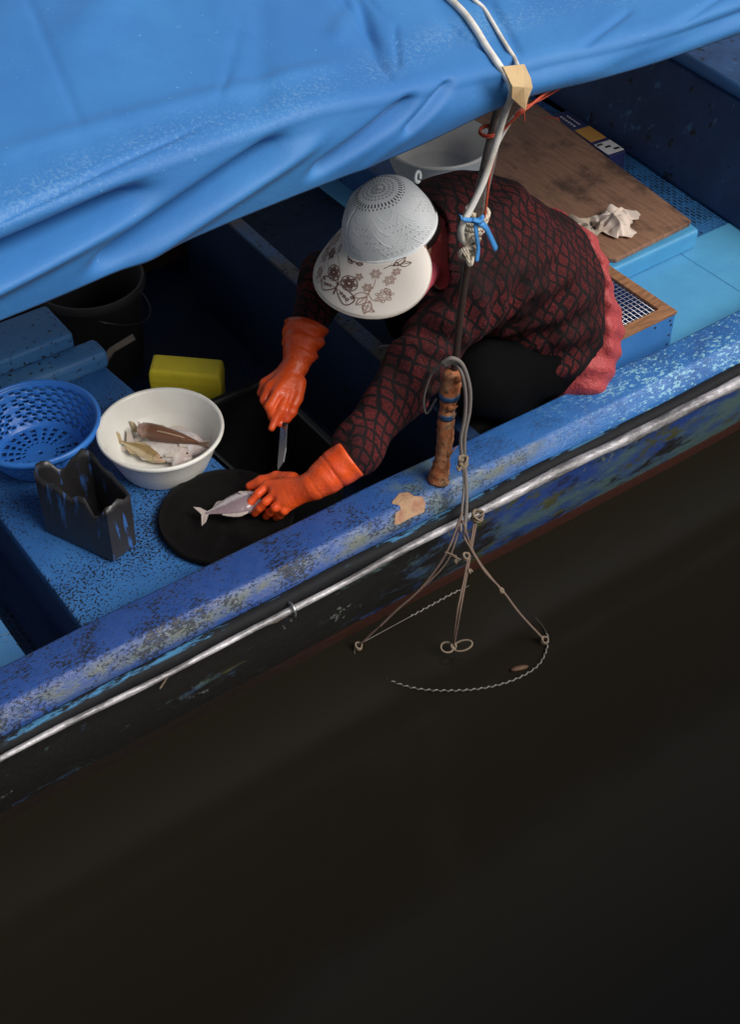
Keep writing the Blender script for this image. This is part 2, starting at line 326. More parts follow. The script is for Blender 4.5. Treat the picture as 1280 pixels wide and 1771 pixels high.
# peeled patch by the post
m = Mat('bare_wood', (.33, .2, .11), .8); m.set('Base Color', m.mix(m.ramp(m.noise(25, 5, .7), .4, .65), (.38, .24, .14), (.30, .13, .085))); m.bump(m.noise(80, 4), .003, .6); BARE = m
q = [(676, 868), (690, 852), (706, 850), (716, 857), (731, 858), (737, 870), (735, 886), (712, 896), (690, 908), (681, 909), (683, 890)]
GP = np.array(sorted([(y_, z_) for y_, z_ in gw if z_ > -.065 and y_ > -.1025 and not (y_ > .03 and z_ < -.005)] + [(-.1026, -.12), (.037, -.12)]))
def on_gunwale(x, y, up):
    for z in np.linspace(.03, -.10, 400):
        p = at(x, y, z)
        if z <= np.interp(p[1] - bend(p[0], 0), GP[:, 0], GP[:, 1]) + up: return p
    return p
qc = np.mean(q, 0); n_ = len(q); V = [on_gunwale(*qc, .0035)]; F = []
for r_ in (.25, .5, .75, .93, 1.0):
    for pt in q: V.append(on_gunwale(*(qc + (np.array(pt) - qc) * r_), .0035 if r_ < 1 else .0002))
F = [(0, 1 + i, 1 + (i + 1) % n_) for i in range(n_)] + [(1 + k_ * n_ + i, 1 + k_ * n_ + (i + 1) % n_, 1 + (k_ + 1) * n_ + (i + 1) % n_, 1 + (k_ + 1) * n_ + i) for k_ in range(4) for i in range(n_)]
MB().add(V, F).build('bare_patch', BARE, boat, smooth=False)
# frayed twine ends hanging from the hull
TW = Mat('twine', (.22, .17, .12), .9); TW.bump(TW.noise(300, 2), .001, .6)
for (pts_, r_) in [([(518, 1042), (508, 1056), (492, 1066), (474, 1076), (455, 1080), (462, 1072)], .0022), ([(305, 1150), (292, 1166), (280, 1184), (276, 1190)], .0026), ([(626, 992), (618, 1000)], .003), ([(292, 1168), (285, 1165)], .002)]:
    pp = []
    for x, y in pts_:
        p = aty(x, y, -.104); p[1] = bend(p[0], -.105); pp.append(p)
    MB().tube(spline(pp, 5), r_, 6, jit=.5).build('twine_fray', TW, boat)
# ================================================================== TARPAULIN
m = Mat('tarp_blue', (.07, .3, .62), .58, 0, .35)
c = m.mix(m.ramp(m.noise(2.2, 5, .6), .3, .75), (.030, .150, .41), (.048, .215, .50))
uvn = m.co('UV'); sx = m.node('SeparateXYZ'); m.set(0, uvn, sx)
sc_ = m.math('MULTIPLY', m.ramp(m.math('ABSOLUTE', m.math('SUBTRACT', sx.outputs[1], .20)), .07, .0), m.ramp(m.math('ADD', m.noise(150, 4, .7), m.math('MULTIPLY', m.noise(4, 3), .5)), .74, .88))
c = m.mix(m.math('MULTIPLY', sc_, .22), c, (.35, .55, .68))
c = m.mix(m.ramp(m.noise(60, 3, .7), .70, .74), c, (.13, .38, .62))
c = m.mix(m.ramp(m.noise(420, 2, .7), .3, .7, 0, .35), c, (.03, .165, .47))
m.set('Base Color', c); m.bump(m.noise(260, 3), .0008, .5); m.bump(m.noise(7, 5, .6), .008, .4)
wv_ = m.node('TexWave'); m.set('Vector', m.mapping(m.co(), (1, 1, 1), (0, 0, .5)), wv_); wv_.inputs['Scale'].default_value = 1.1; wv_.inputs['Distortion'].default_value = 9; wv_.inputs['Detail'].default_value = 4; wv_.inputs['Detail Scale'].default_value = 1.2
m.bump(m.ramp(wv_.outputs['Fac'], .0, .25), .004, .10)
m.set('Sheen Weight', .05); TARP = m
xs = np.concatenate([np.linspace(-2.3, -1.3, 40)[:-1], np.linspace(-1.3, 1.3, 330)[:-1], np.linspace(1.3, 2.7, 50)]); sv = np.concatenate([np.linspace(0, .30, 70)[:-1], np.linspace(.30, 1.0, 60)[:-1], np.linspace(1.0, 2.3, 40)]); nx, ns = len(xs), len(sv); G = np.zeros((nx, ns, 3)); UV = np.zeros((nx, ns, 2))
def gs(x, x0, s): return np.exp(-((x - x0) / s) ** 2)
for i, x in enumerate(xs):
    fh = float(np.interp(x, [-2.3, -.9, -.2, .12, .27, .6, 1.2, 2.7], [.16, .15, .135, .08, .05, .05, .04, .04]))
    yb = -.135 + .03 * gs(x, .27, .25) - .02 * gs(x, -.9, .5); zb = float(np.interp(x, [-2.3, -.8, -.3, .27, .8, 2.7], [.985, .995, .997, 1.005, .99, .96])) + .012 * gs(x, .29, .2)
    for j in range(ns):
        s = sv[j]
        if s < fh:
            w = s / fh; y = yb + .012 * math.sin(w * 3.1) * -1; z = zb + s
        else:
            d = s - fh; rr = .05; bl = min(d / rr, 1); y = yb + max(d - rr * .35, d * d / rr * .65 if d < rr else 0) ; z = zb + fh + .02 * math.sin(bl * 1.57) + .13 * (1 - math.exp(-d * .9)) + .05 * math.sin(d * 1.9)
        G[i, j] = (x, y, z); UV[i, j] = (x, s)
Sx, Ss = UV[..., 0], UV[..., 1]
def ridge(x0, s0, x1, s1, wid, amp, sharp=2.):
    dx, ds = x1 - x0, s1 - s0; L = math.hypot(dx, ds); u = ((Sx - x0) * dx + (Ss - s0) * ds) / L; w = (-(Sx - x0) * ds + (Ss - s0) * dx) / L
    end = 1 / (1 + np.exp((np.abs(u / L - .5) - .5) * 26)); return amp * end * np.exp(-np.abs(w / wid) ** sharp)
dsp = np.zeros_like(Sx)
# pocket folds along the hanging edge  (negative = towards the boat)
dsp += ridge(-1.05, .10, -.58, .118, .020, -.075) + ridge(-1.0, .055, -.60, .10, .016, .022)
dsp += ridge(-.66, .035, -.30, .115, .017, -.062) + ridge(-.60, .0, -.22, .10, .015, .014)
dsp += ridge(-.22, .04, .0, .10, .014, -.034) + ridge(-.12, .0, .08, .08, .014, .004)
dsp += ridge(-.02, .05, .10, .10, .011, -.018)
dsp += ridge(-1.9, .06, -1.25, .11, .02, -.04) + ridge(.5, .02, 1.1, .05, .02, -.012) + ridge(1.2, .02, 1.9, .04, .02, -.012)
dsp += .010 * np.sin(Sx * 5.3 + 3 * Ss) * np.exp(-Ss * 3)
dz = .016 * np.sin(Sx * 2.7 + 1.2 * Ss + .5) * np.clip(Ss - .15, 0, .6) + .010 * np.sin(Sx * 6.1 - 4.2 * Ss) * np.clip(Ss - .2, 0, .5)
dz += ridge(.02, .25, .20, .62, .012, -.014) + ridge(.06, .42, .12, .62, .008, .010) + ridge(-.05, .3, .1, .4, .02, .008) + ridge(.0, .20, .05, .40, .03, -.010)
dz += ridge(.33, .22, .55, .85, .010, -.012) + ridge(.40, .25, .62, .8, .03, .008) + ridge(.2, .18, .34, .5, .03, -.008) + ridge(-.9, .35, -.55, .8, .05, -.012)
dz += ridge(-.75, .3, -.1, .24, .02, .006)
for (xa, sa, xb, sb, w_, am) in [(.04, .30, .09, .60, .005, -.008), (.10, .34, .14, .55, .005, -.007), (-.02, .16, .03, .32, .006, -.007), (.02, .18, .10, .28, .006, -.006), (-.35, .25, -.2, .42, .006, -.004), (.36, .30, .47, .62, .006, -.007), (.30, .10, .36, .26, .007, -.008), (.24, .10, .22, .24, .007, -.007), (.45, .08, .62, .14, .008, -.006), (.7, .07, .95, .12, .008, -.005), (-.85, .17, -.45, .20, .006, -.006), (-.6, .3, -.5, .7, .008, -.004), (.10, .5, .30, 1.2, .02, -.01), (.6, .2, .8, .5, .02, -.006), (.9, .15, 1.3, .4, .025, -.008), (-.5, .5, .0, .9, .05, .010), (-.3, .2, -.1, .5, .03, -.006)]: dz += ridge(xa, sa, xb, sb, w_, am)
G[..., 1] -= dsp; G[..., 2] += dz
b = MB().grid(G); tp = b.build('tarpaulin', TARP, None, loc=(.2, .9, 1.1), uv=UV.reshape(-1, 2), thick=.003)
tag(tp, 'large bright blue tarpaulin stretched as an awning over the boat', 'tarpaulin')
# ================================================================== POLE
pl = thing('canopy_pole', (.16, -.045, 0), 'crooked awning pole lashed together on the gunwale, its foot wrapped in peeling tape', 'pole')
py_ = -.045
foot = aty(757, 846, -.05); foot[2] = -.001; s1 = aty(785, 640, -.04); l0 = aty(808, 420, -.035); l1 = aty(820, 385, -.035); top = aty(868, 182, -.03)
m = Mat('wrapped_bark', (.3, .12, .05), .75)
c = m.mix(m.ramp(m.noise(28, 5, .7), .4, .62), (.36, .105, .035), (.40, .20, .10)); c = m.mix(m.ramp(m.noise(16, 4, .7), .55, .66), c, (.10, .075, .035)); c = m.mix(m.ramp(m.noise(45, 4), .6, .7), c, (.05, .02, .012))
m.set('Base Color', c); m.bump(m.noise(55, 5, .7), .007, 1.); WRP = m
pts = spline([foot, foot * .7 + s1 * .3 + A3(.004, 0, 0), foot * .35 + s1 * .65 - A3(.003, 0, 0), s1], 14); k = len(pts)
rad = np.interp(np.linspace(0, 1, k), [0, .06, .25, .55, .72, .78, .98, 1], [.027, .025, .019, .021, .018, .023, .022, .012]) * (1 + .10 * np.sin(np.arange(k) * 1.9) * rng.random(k))
st = MB().tube(pts, rad, 18, jit=.16).build('wrapped_stub', WRP, pl)
for (u_, w_) in ((.24, .5), (.30, -.3), (.62, .6), (.70, -.7), (.80, .4), (.93, -.5), (.5, .8)):      # peeling flaps of wrapping
    p = pts[int(u_ * (k - 1))]; rr = rad[int(u_ * (k - 1))]; a0 = -1.2 + w_ * 1.6
    V = []
    for q in range(4):
        for z_ in (0, .010, .022):
            a = a0 + q * .35; R_ = rr * 1.04 + .004 * q * (z_ / .022) + .002 * rng.random(); V.append((p[0] + R_ * math.cos(a), p[1] + R_ * math.sin(a), p[2] + z_ + .003 * rng.random()))
    MB().add(V, [(i * 3 + j, i * 3 + 3 + j, i * 3 + 4 + j, i * 3 + 1 + j) for i in range(3) for j in range(2)]).build('peeling_wrap', WRP, st, thick=.0015)
TAPE = Mat('blue_tape', (.015, .05, .12), .6)
for u_, h_ in ((.62, .009), (.80, .008)):
    i = int(u_ * (k - 1)); MB().tube([pts[i] + A3(0, 0, z) for z in np.linspace(0, h_ * 1.6, 4)], rad[i] * 1.12, 16, jit=.12).build('tape_band', TAPE, st)
m = Mat('dark_rod', (.03, .017, .012), .6); m.bump(m.noise(60), .002, .5)
MB().tube(spline([s1 - A3(0, 0, .03), s1 * .5 + l0 * .5 + A3(.003, 0, 0), l1], 8), .0085, 10).build('thin_rod', m, pl)
m = Mat('grey_pipe', (.2, .18, .17), .5, .2); m.set('Base Color', m.mix(m.ramp(m.noise(20, 5, .7), .4, .65), (.20, .175, .16), (.09, .06, .045))); m.bump(m.noise(50, 4), .002, .6)
MB().tube([l0 + A3(.004, 0, -.01), l1 + A3(.003, 0, 0), l1 * .4 + top * .6, top + (top - l1) * .02], [.0125, .0145, .0155, .0155], 14).build('upper_pipe', m, pl)
m = Mat('rust_knob', (.16, .06, .03), .6); c0 = aty(891, 195, -.06)
# lashing
ROPE = Mat('cream_rope', (.62, .56, .45), .75); w_ = ROPE.node('TexWave'); ROPE.set('Vector', ROPE.mapping(ROPE.co(), (1, 1, 1), (0, .6, .5)), w_); w_.inputs['Scale'].default_value = 60; w_.inputs['Distortion'].default_value = 2; ROPE.bump(w_.outputs['Fac'], .0015, .7)
ROPE.set('Base Color', ROPE.mix(ROPE.ramp(ROPE.noise(25, 4), .35, .7), (.66, .60, .50), (.46, .38, .27)))
b = MB(); axis = (l1 - l0); hp_ = []
for t in np.linspace(0, 4.6, 74):
    c = l1 + axis / np.linalg.norm(axis) * (-.020 + .0108 * t); a = 2 * math.pi * t; hp_.append(c + A3(.0235 * math.cos(a), .0235 * math.sin(a), .003 * math.sin(a)))
b.tube(hp_, .0060, 8).build('lashing_coil', ROPE, pl)
b = MB(); kc = l0 + A3(-.012, -.028, .004)
for s_, (ax_, ay_, az_) in enumerate([(.018, .012, .026), (.022, .010, .020), (.014, .014, .030), (.020, .012, .018)]):
    ph = s_ * 1.1; b.tube([kc + A3(ax_ * math.cos(t) - .004 * s_ + .004, ay_ * math.sin(t + ph) * .7, az_ * math.sin(t) * (.9 if s_ % 2 else -.9) + .008 * math.cos(t + ph) - .006 * s_ + .01) for t in np.linspace(0, 5.6, 26)], .0056, 8)
b.build('lashing_knot', ROPE, pl)
# ================================================================== ROPES at the pole head
def on_tarp(x, y, up=.006):  # point of the tarp surface seen along a survey ray
    best = None; d = ray(x, y); d = d / np.linalg.norm(d)
    Q = G.reshape(-1, 3) - CAM; t = Q @ d; e = np.linalg.norm(Q - t[:, None] * d, axis=1); i = np.argmin(e); return CAM + d * t[i] + A3(0, -.3, .95) * up
m = Mat('white_rope', (.72, .70, .66), .6); m.set('Base Color', m.mix(m.ramp(m.noise(14, 4), .4, .7), (.74, .72, .68), (.52, .47, .39))); m.bump(m.noise(150, 2), .001, .5); WRO = m
tp0 = [on_tarp(x, y, .008) for x, y in [(520, -290), (580, -215), (645, -140), (700, -75), (738, -35), (775, 3), (800, 28), (820, 55), (840, 88), (857, 113), (872, 136)]]
e0 = aty(884, 150, -.16); e1 = aty(884, 168, -.15)
dn_ = [aty(872, 200, -.10), aty(856, 255, -.085), aty(836, 315, -.08), aty(815, 360, -.075), aty(802, 385, -.078), aty(797, 402, -.075), aty(800, 416, -.065), aty(808, 424, -.055)]
o = MB().tube(spline(tp0 + [e0, e1] + dn_, 7), .0072, 10).build('rope', WRO, None, loc=top)
tag(o, 'thick white rope over the tarpaulin edge running down to the knot on the pole', 'rope', 'ropes at the pole head')
tp1 = [on_tarp(x, y, .005) for x, y in [(585, -280), (645, -205), (705, -125), (760, -60), (790, -25), (818, 3), (835, 18), (848, 38), (862, 62), (878, 88), (890, 107)]]
o = MB().tube(spline(tp1 + [aty(897, 122, -.155), aty(905, 160, -.15), aty(904, 185, -.12), aty(880, 215, -.09), aty(855, 262, -.07), aty(836, 318, -.064)], 6), .0042, 8).build('rope', WRO, None, loc=top)
tag(o, 'thin white cord over the tarpaulin, tucked under the tan leather pad', 'rope', 'ropes at the pole head')
RED = Mat('red_cord', (.45, .06, .025), .6); b = MB()
b.tube(spline([aty(972, 146, -.09), aty(940, 165, -.11), aty(912, 188, -.12), aty(893, 203, -.11), aty(868, 228, -.085)], 6), .0030, 6)
b.tube(spline([aty(975, 150, -.085), aty(938, 172, -.10), aty(908, 186, -.125), aty(890, 200, -.115)], 6), .0022, 6)
cw_ = aty(846, 229, -.03)
for q in range(2): b.tube([cw_ + A3(.020 * math.cos(t), .020 * math.sin(t), .004 * q + .002 * math.cos(t)) for t in np.linspace(0, 6.28, 20)], .0026, 6)
b.tube(spline([aty(868, 228, -.055), aty(848, 300, -.055), aty(843, 340, -.058), aty(838, 380, -.06), aty(834, 402, -.062)], 6), .0024, 6)
b.tube(spline([aty(905, 190, -.125), aty(907, 200, -.128), aty(908, 212, -.126)], 4), .0012, 5)
o = b.build('cord', RED, None, loc=top); tag(o, 'thin red cord tied round the pole below the tarpaulin edge', 'cord')
# tan pad
m = Mat('tan_leather', (.60, .42, .22), .65); m.set('Base Color', m.mix(m.ramp(m.noise(14, 4), .35, .7), (.64, .46, .25), (.50, .33, .17))); m.bump(m.noise(60, 4), .002, .6)
pd = [(868, 116), (906, 112), (917, 136), (920, 152), (912, 172), (908, 192), (884, 170), (885, 150)]
PV = [aty(x, y, v_) for (x, y), v_ in zip(pd, [-.165, -.155, -.15, -.15, -.155, -.155, -.17, -.175])]; cv = np.mean(PV, 0) + A3(-.006, -.014, .006)
o = MB().add([cv] + PV, [(0, 1 + i, 1 + (i + 1) % 8) for i in range(8)]).build('leather_pad', m, None, loc=cv, thick=.004, smooth=False, bevel=.001)
tag(o, 'folded tan leather pad under the white rope at the tarpaulin edge', 'pad')
# blue ribbon
m = Mat('ribbon_blue', (.06, .26, .60), .4); b = MB(); kn = aty(822, 382, -.085)
def band(b, P, w, n_=None):
    P = spline(P, 8); T = np.gradient(P, axis=0); S = np.cross(T, np.array([(.2, -.9, .3)] * len(P))); S /= np.linalg.norm(S, axis=1)[:, None]
    wv = np.broadcast_to(w, len(P)); Gd = np.stack([P - S * wv[:, None], P + A3(0, -.003, 0), P + S * wv[:, None]], 1); b.grid(Gd)
band(b, [kn, aty(824, 405, -.09), aty(827, 430, -.085), aty(825, 452, -.088)], .0065)
band(b, [kn, aty(838, 392, -.095), aty(848, 410, -.09), aty(858, 432, -.09)], .0075)
band(b, [aty(796, 372, -.078), aty(803, 380, -.092), kn, aty(835, 384, -.07)], .005)
band(b, [kn + A3(0, -.004, 0), kn + A3(.012, -.01, .010), kn + A3(.004, -.012, .002), kn + A3(-.012, -.008, .010), kn], .005)
o = b.build('ribbon', m, None, loc=kn, thick=.001); tag(o, 'blue plastic ribbon tied in a knot round the rope lashing on the pole', 'ribbon')
# ================================================================== THINGS ON THE WORK DECK
WHITE = Mat('white_plastic', (.78, .76, .72), .32); WHITE.set('Base Color', WHITE.mix(WHITE.ramp(WHITE.noise(6, 4), .4, .8), (.80, .78, .73), (.70, .67, .61))); WHITE.set('Subsurface Weight', .05)
def basin(c, r, h, label, rb=.70):
    t = .004; prof = [(0, .004), (r * rb - .012, .0), (r * rb - .006, .0), (r * rb - .004, .004), (r * (rb + .3 * .45), h * .42), (r * (rb + .3 * .47), h * .45), (r * .935, h * .93), (r * .955, h - .004), (r * .985, h + .001), (r, h - .002), (r * 1.005, h - .008), (r * .995, h - .012), (r * .985, h - .008), (r * .965, h - .003 - .004), (r * .93, h * .9 - .0)]
    out = [(0.001, 0), (r * rb - .012, -.0), (r * rb - .010, -.004), (r * rb + .0, -.004), (r * rb + .004, .002), (r * (rb + .14), h * .42), (r * .95, h * .86), (r * .965, h * .90), (r * 1.0, h * .90), (r * 1.008, h * .93), (r * 1.005, h * .985), (r * .985, h), (r * .955, h * .985), (r * .935, h * .93), (r * (rb + .12), h * .44), (r * (rb + .105), h * .41), (r * rb - .004, .012), (r * rb - .016, .006), (.001, .006)]
    t_ = thing('basin', c, label, 'basin', 'white plastic basins'); MB().lathe(out, c, 72).build('bowl', WHITE, t_, auto=60)
    return t_
BC = A3(-.296, .514, -.095); basin(BC, .163, .112, 'round white plastic basin holding gutted fish on the blue deck')
B2 = A3(1.035, 1.078, .035); basin(B2, .172, .115, 'empty white plastic basin behind the pole beside the wooden board', .74)
# fish
def fish(name, c, L, yaw, col_top, col_bel, label, group=None, hgt=.22, wid=.13, roll=0., pitch=0., bendv=0., gut=False, tail_up=0., long=False):
    m = Mat(name + '_skin', col_top, .16); n1 = m.noise(35, 4); n2 = m.noise(9, 4, .6)
    sxx = m.node('SeparateXYZ'); m.set(0, m.co('UV'), sxx); U0 = sxx.outputs[0]
    f = m.ramp(m.math('ADD', sxx.outputs[1], m.math('MULTIPLY', m.math('SUBTRACT', n2, .5), .5)), .40, .62)
    c_ = m.mix(f, col_bel, col_top); c_ = m.mix(m.ramp(n1, .56, .75, 0, .8), c_, tuple(x * .4 for x in col_top))
    if gut: c_ = m.mix(m.ramp(m.noise(22, 5, .7), .56, .72, 0, .8), c_, (.45, .22, .17)); 
    c_ = m.mix(m.math('MULTIPLY', m.ramp(U0, .24, .12), m.ramp(n2, .3, .6, .2, .8)), c_, tuple(.55 * x + .45 * y for x, y in zip(col_bel, (.40, .17, .14)))); gl_ = m.math('ADD', U0, m.math('MULTIPLY', m.math('POWER', m.math('SUBTRACT', sxx.outputs[1], .45), 2.), .35))
    c_ = m.mix(m.ramp(m.math('ABSOLUTE', m.math('SUBTRACT', gl_, .235)), .016, .004, 0, 0. if gut else .55), c_, (.16, .07, .06)); m.set('Base Color', c_); vs_ = m.node('TexVoronoi'); m.set('Vector', m.co(), vs_); vs_.inputs['Scale'].default_value = 260; m.bump(vs_.outputs['Distance'], .0009, .5); m.bump(m.noise(60, 3), .003, .5)
    mf = Mat(name + '_fin', tuple(.6 * a + .4 * e for a, e in zip(col_bel, (.3, .2, .08))), .45); mf.bump(mf.noise(150, 2), .002, .6)
    prof_t = [0, .03, .1, .2, .33, .5, .68, .82, .92, 1.0]; hh = [.06, .27, .58, .84, 1, .95, .70, .40, .22, .18]; ww = [.10, .40, .78, 1, 1, .85, .55, .28, .12, .06]
    if long: hh = [.16, .50, .80, .96, 1, .97, .86, .66, .46, .3]; ww = [.3, .6, .9, 1, 1, .9, .7, .45, .25, .1]
    k = 34; n = 16; V = []; UVs = []; ts = np.linspace(0, 1, k)
    cy, sy = math.cos(yaw), math.sin(yaw); cr, sr = math.cos(roll), math.sin(roll)
    def place(u, v_, w_):    # u along, v up(dorsal), w side
        ub = u * L - L / 2; off = bendv * L * (4 * (u - .5) ** 2 - .5)
        y, z = w_ * cr - v_ * sr, w_ * sr + v_ * cr; y += off * 1.0
        z2 = z + math.sin(pitch) * ub; return A3(c[0] + ub * cy - y * sy, c[1] + ub * sy + y * cy, c[2] + z2)
    for t in ts:
        h_ = np.interp(t, prof_t, hh) * L * hgt / 2; w_ = np.interp(t, prof_t, ww) * L * wid / 2
        for j in range(n):
            a = 2 * math.pi * j / n; s_ = math.sin(a); e = (abs(s_) ** .9) * (1 if s_ > 0 else -1)
            dent = .0
            if gut and s_ < -.3 and .25 < t < .6: dent = .35 * h_
            V.append(place(t, e * h_ + dent, math.cos(a) * w_)); UVs.append((t, .5 + .5 * s_))
    b = MB().add(V, [(i * n + j, i * n + (j + 1) % n, (i + 1) * n + (j + 1) % n, (i + 1) * n + j) for i in range(k - 1) for j in range(n)] + [tuple(range(n)), tuple((k - 1) * n + j for j in range(n))])
    root = thing(name, c, label, 'fish', group); b.build('body', m, root, uv=UVs)
    H = L * hgt / 2; fb = MB()
    tl = [place(.97, H * .16, 0), place(1.06, H * .7 + tail_up * L, .004), place(1.15, H * .85 + tail_up * L, .008), place(1.10, H * .25, .002), place(1.08, 0, 0), place(1.10, -H * .25, -.002), place(1.15, -H * .8 + tail_up * L, -.006), place(1.05, -H * .6 + tail_up * L * .5, -.004), place(.97, -H * .16, 0)]
    fb.add([place(1.03, 0, 0)] + tl, [(0, 1 + i, 2 + i) for i in range(8)]); fb.build('tail_fin', mf, root, thick=.0022, smooth=False)
    fd = MB(); us = np.linspace(.34, .74, 12); bot = [place(u, np.interp(u, prof_t, hh) * H * .90, 0) for u in us]; tp_ = [place(u + .03, np.interp(u, prof_t, hh) * H + H * .26 * math.sin(math.pi * min(1, (i + 1.2) / 12)) * (1 if i % 2 else .93), .003) for i, u in enumerate(us)]
    fd.grid(np.array([bot, tp_])); fd.build('dorsal_fin', mf, root, thick=.0016, smooth=False)
    fa = MB(); us = np.linspace(.62, .82, 7); bot = [place(u, -np.interp(u, prof_t, hh) * H * .95, 0) for u in us]; tp_ = [place(u + .04, -np.interp(u, prof_t, hh) * H - H * .28 * math.sin(math.pi * min(1, (i + 1.5) / 7)), .002) for i, u in enumerate(us)]
    fa.grid(np.array([bot, tp_])); fa.build('anal_fin', mf, root, thick=.0016, smooth=False)
    for sd in (-1, 1):
        fp = MB(); wv = L * wid / 2 * sd
        fp.add([place(.25, -H * .15, wv * .96), place(.25, -H * .36, wv * .92), place(.36, -H * .52, wv * 1.0), place(.385, -H * .36, wv * 1.04), place(.36, -H * .14, wv * 1.06)], [(0, 1, 2, 3, 4)]); fp.build('pectoral_fin', mf, root, thick=.0014, smooth=False)
        ec = place(.085, H * .22, wv * .72); eb = MB(); pr = [(.0001, -.5), (.6, -.4), (.9, 0), (.6, .4), (.0001, .5)]
        eb.lathe([(r * L * .020, z * L * .020) for r, z in pr], ec, 10); eb.build('eye', Mat('fish_eye', (.02, .015, .01), .1), root)
    return root
bz = BC[2] + .014
fg = 'fish in the white basin'
def fp_(x, y, z): return at(x, y, z)
a_h, a_t = at(236, 740, bz + .046), at(350, 768, bz + .046)
fish('fish', (a_h + a_t) / 2, .185, math.atan2(*(a_t - a_h)[[1, 0]]), (.16, .075, .045), (.66, .47, .38), 'brown fish with pink belly lying on top of the pile in the white basin', fg, .25, .24, roll=math.radians(38), long=True)
a_h, a_t = at(362, 776, bz + .030), at(244, 752, bz + .026)
fish('fish', (a_h + a_t) / 2, .18, math.atan2(*(a_t - a_h)[[1, 0]]), (.62, .57, .57), (.76, .71, .70), 'pale grey gutted fish below the brown fish in the white basin', fg, .42, .20, roll=math.radians(66), gut=True)
a_h, a_t = at(338, 798, bz + .014), at(222, 764, bz + .02)
fish('fish', (a_h + a_t) / 2, .178, math.atan2(*(a_t - a_h)[[1, 0]]), (.66, .60, .56), (.78, .72, .68), 'whitish fish with split belly at the near side of the white basin', fg, .44, .18, roll=math.radians(72), gut=True)
a_h, a_t = at(290, 800, bz + .008), at(205, 762, bz + .022)
fish('fish', (a_h + a_t) / 2, .14, math.atan2(*(a_t - a_h)[[1, 0]]), (.32, .22, .10), (.55, .45, .28), 'yellowish small fish with golden tail at the left of the white basin', fg, .26, .16, roll=math.radians(55), pitch=.10, tail_up=.03)
a_h, a_t = at(330, 765, bz + .016), at(236, 742, bz + .026)
fish('fish', (a_h + a_t) / 2, .15, math.atan2(*(a_t - a_h)[[1, 0]]), (.26, .18, .09), (.5, .42, .3), 'olive fish half hidden under the brown fish in the white basin', fg, .22, .16, roll=math.radians(40), tail_up=.05)
# cutting mat
MAT = Mat('black_rubber', (.0045, .004, .004), .8, 0, .12); MAT.set('Roughness', MAT.ramp(MAT.noise(12, 5, .7), .4, .65, .45, .9)); MAT.bump(MAT.noise(60, 3), .001, .4)
MC = A3(-.281, .228, -.0985); o = MB().lathe([(.001, 0), (.160, 0), (.168, .003), (.171, .010), (.170, .019), (.166, .022), (.160, .019), (.15, .017), (.001, .016)], MC, 80).build('cutting_mat', MAT, None, loc=MC, auto=50)
tag(o, 'round black cutting mat on the blue deck under the held fish', 'cutting mat')
# fish in her hand
a_h, a_t = at(442, 862, -.048), at(370, 886, -.056)
fish('fish', (a_h + a_t) / 2, .150, math.atan2(*(a_t - a_h)[[1, 0]]), (.24, .18, .20), (.55, .50, .53), 'pinkish silver fish held down on the black cutting mat', None, .56, .30, roll=math.radians(-78))
# colander
m = Mat('colander_blue', (.03, .17, .62), .35); m.set('Base Color', m.mix(m.noise(8), (.028, .16, .60), (.04, .22, .68)))
cc = A3(-.552, .722, -.095); r = .168; h = .115; k = 40; n = 120; V = []; 
ro = thing('colander', cc, 'blue plastic colander with slotted sides beside the white basin', 'colander')
def cprof(t):               # t 0 bottom centre .. 1 rim
    if t < .45: return (r * .64 * t / .45, .004)
    u = (t - .45) / .55; return (r * (.64 + .32 * u + .03 * math.sin(u * 3.14)), .004 + (h - .008) * u ** 1.05)
pf = [cprof(t) for t in np.linspace(.02, 1, k)]
V = [(cc[0] + q[0] * math.cos(2 * math.pi * j / n), cc[1] + q[0] * math.sin(2 * math.pi * j / n), cc[2] + q[1]) for q in pf for j in range(n)]
F = []
for i in range(k - 1):
    for j in range(n):
        hole = False
        if 19 <= i <= 36 and i % 3 != 1 and (j + (i // 3) * 2) % 4 in (0, 1) and j % 30 > 1: hole = True
        if 6 <= i <= 16 and i % 3 != 1 and j % 6 in (0, 1, 2) and j % 20 > 1: hole = True
        if not hole: F.append((i * n + j, i * n + (j + 1) % n, (i + 1) * n + (j + 1) % n, (i + 1) * n + j))
MB().add(V, F).build('basket', m, ro, thick=.003)
MB().lathe([(r * .955, h - .008), (r * .96, h), (r * .99, h + .003), (r * 1.02, h + .001), (r * 1.03, h - .006), (r * 1.03, h - .014), (r * 1.015, h - .014), (r * 1.01, h - .006), (r * .975, h - .004), (r * .955, h - .008)], cc, 72).build('rim', m, ro)
# cut-open dark container
m = Mat('grey_plastic', (.03, .03, .036), .35); sxx = m.node('SeparateXYZ'); m.set(0, m.co(), sxx)
vv = m.mapping(m.co(), (1, 1, .16)); f = m.math('MULTIPLY', m.ramp(m.noise(42, 5, .65, vv), .57, .64), m.ramp(m.noise(6, 3), .34, .56))
c = m.mix(m.noise(14, 4), (.012, .012, .014), (.032, .030, .032)); m.set('Base Color', m.mix(f, c, (.035, .11, .32))); m.bump(m.noise(30, 3), .002, .5)
o2 = []; jr = random.Random(3)
for (xa, ya), (xb, yb), k_ in (((62, 804), (156, 790), 8), ((156, 790), (224, 856), 7), ((224, 856), (184, 885), 4), ((184, 885), (62, 830), 10), ((62, 830), (62, 804), 2)):
    o2 += [(xa + (xb - xa) * q / k_, ya + (yb - ya) * q / k_) for q in range(k_)]
zt = [.058 + .020 * jr.random() - (.035 if q in (3, 4, 20, 21) else .012 if q in (10, 16, 24) else 0) + (.016 if 6 <= q <= 9 else 0) for q in range(len(o2))]
top_ = np.array([at(x, y, z) for (x, y), z in zip(o2, zt)]); cb = top_.mean(0)
cb2 = at(150, 960, -.095); bot_ = []
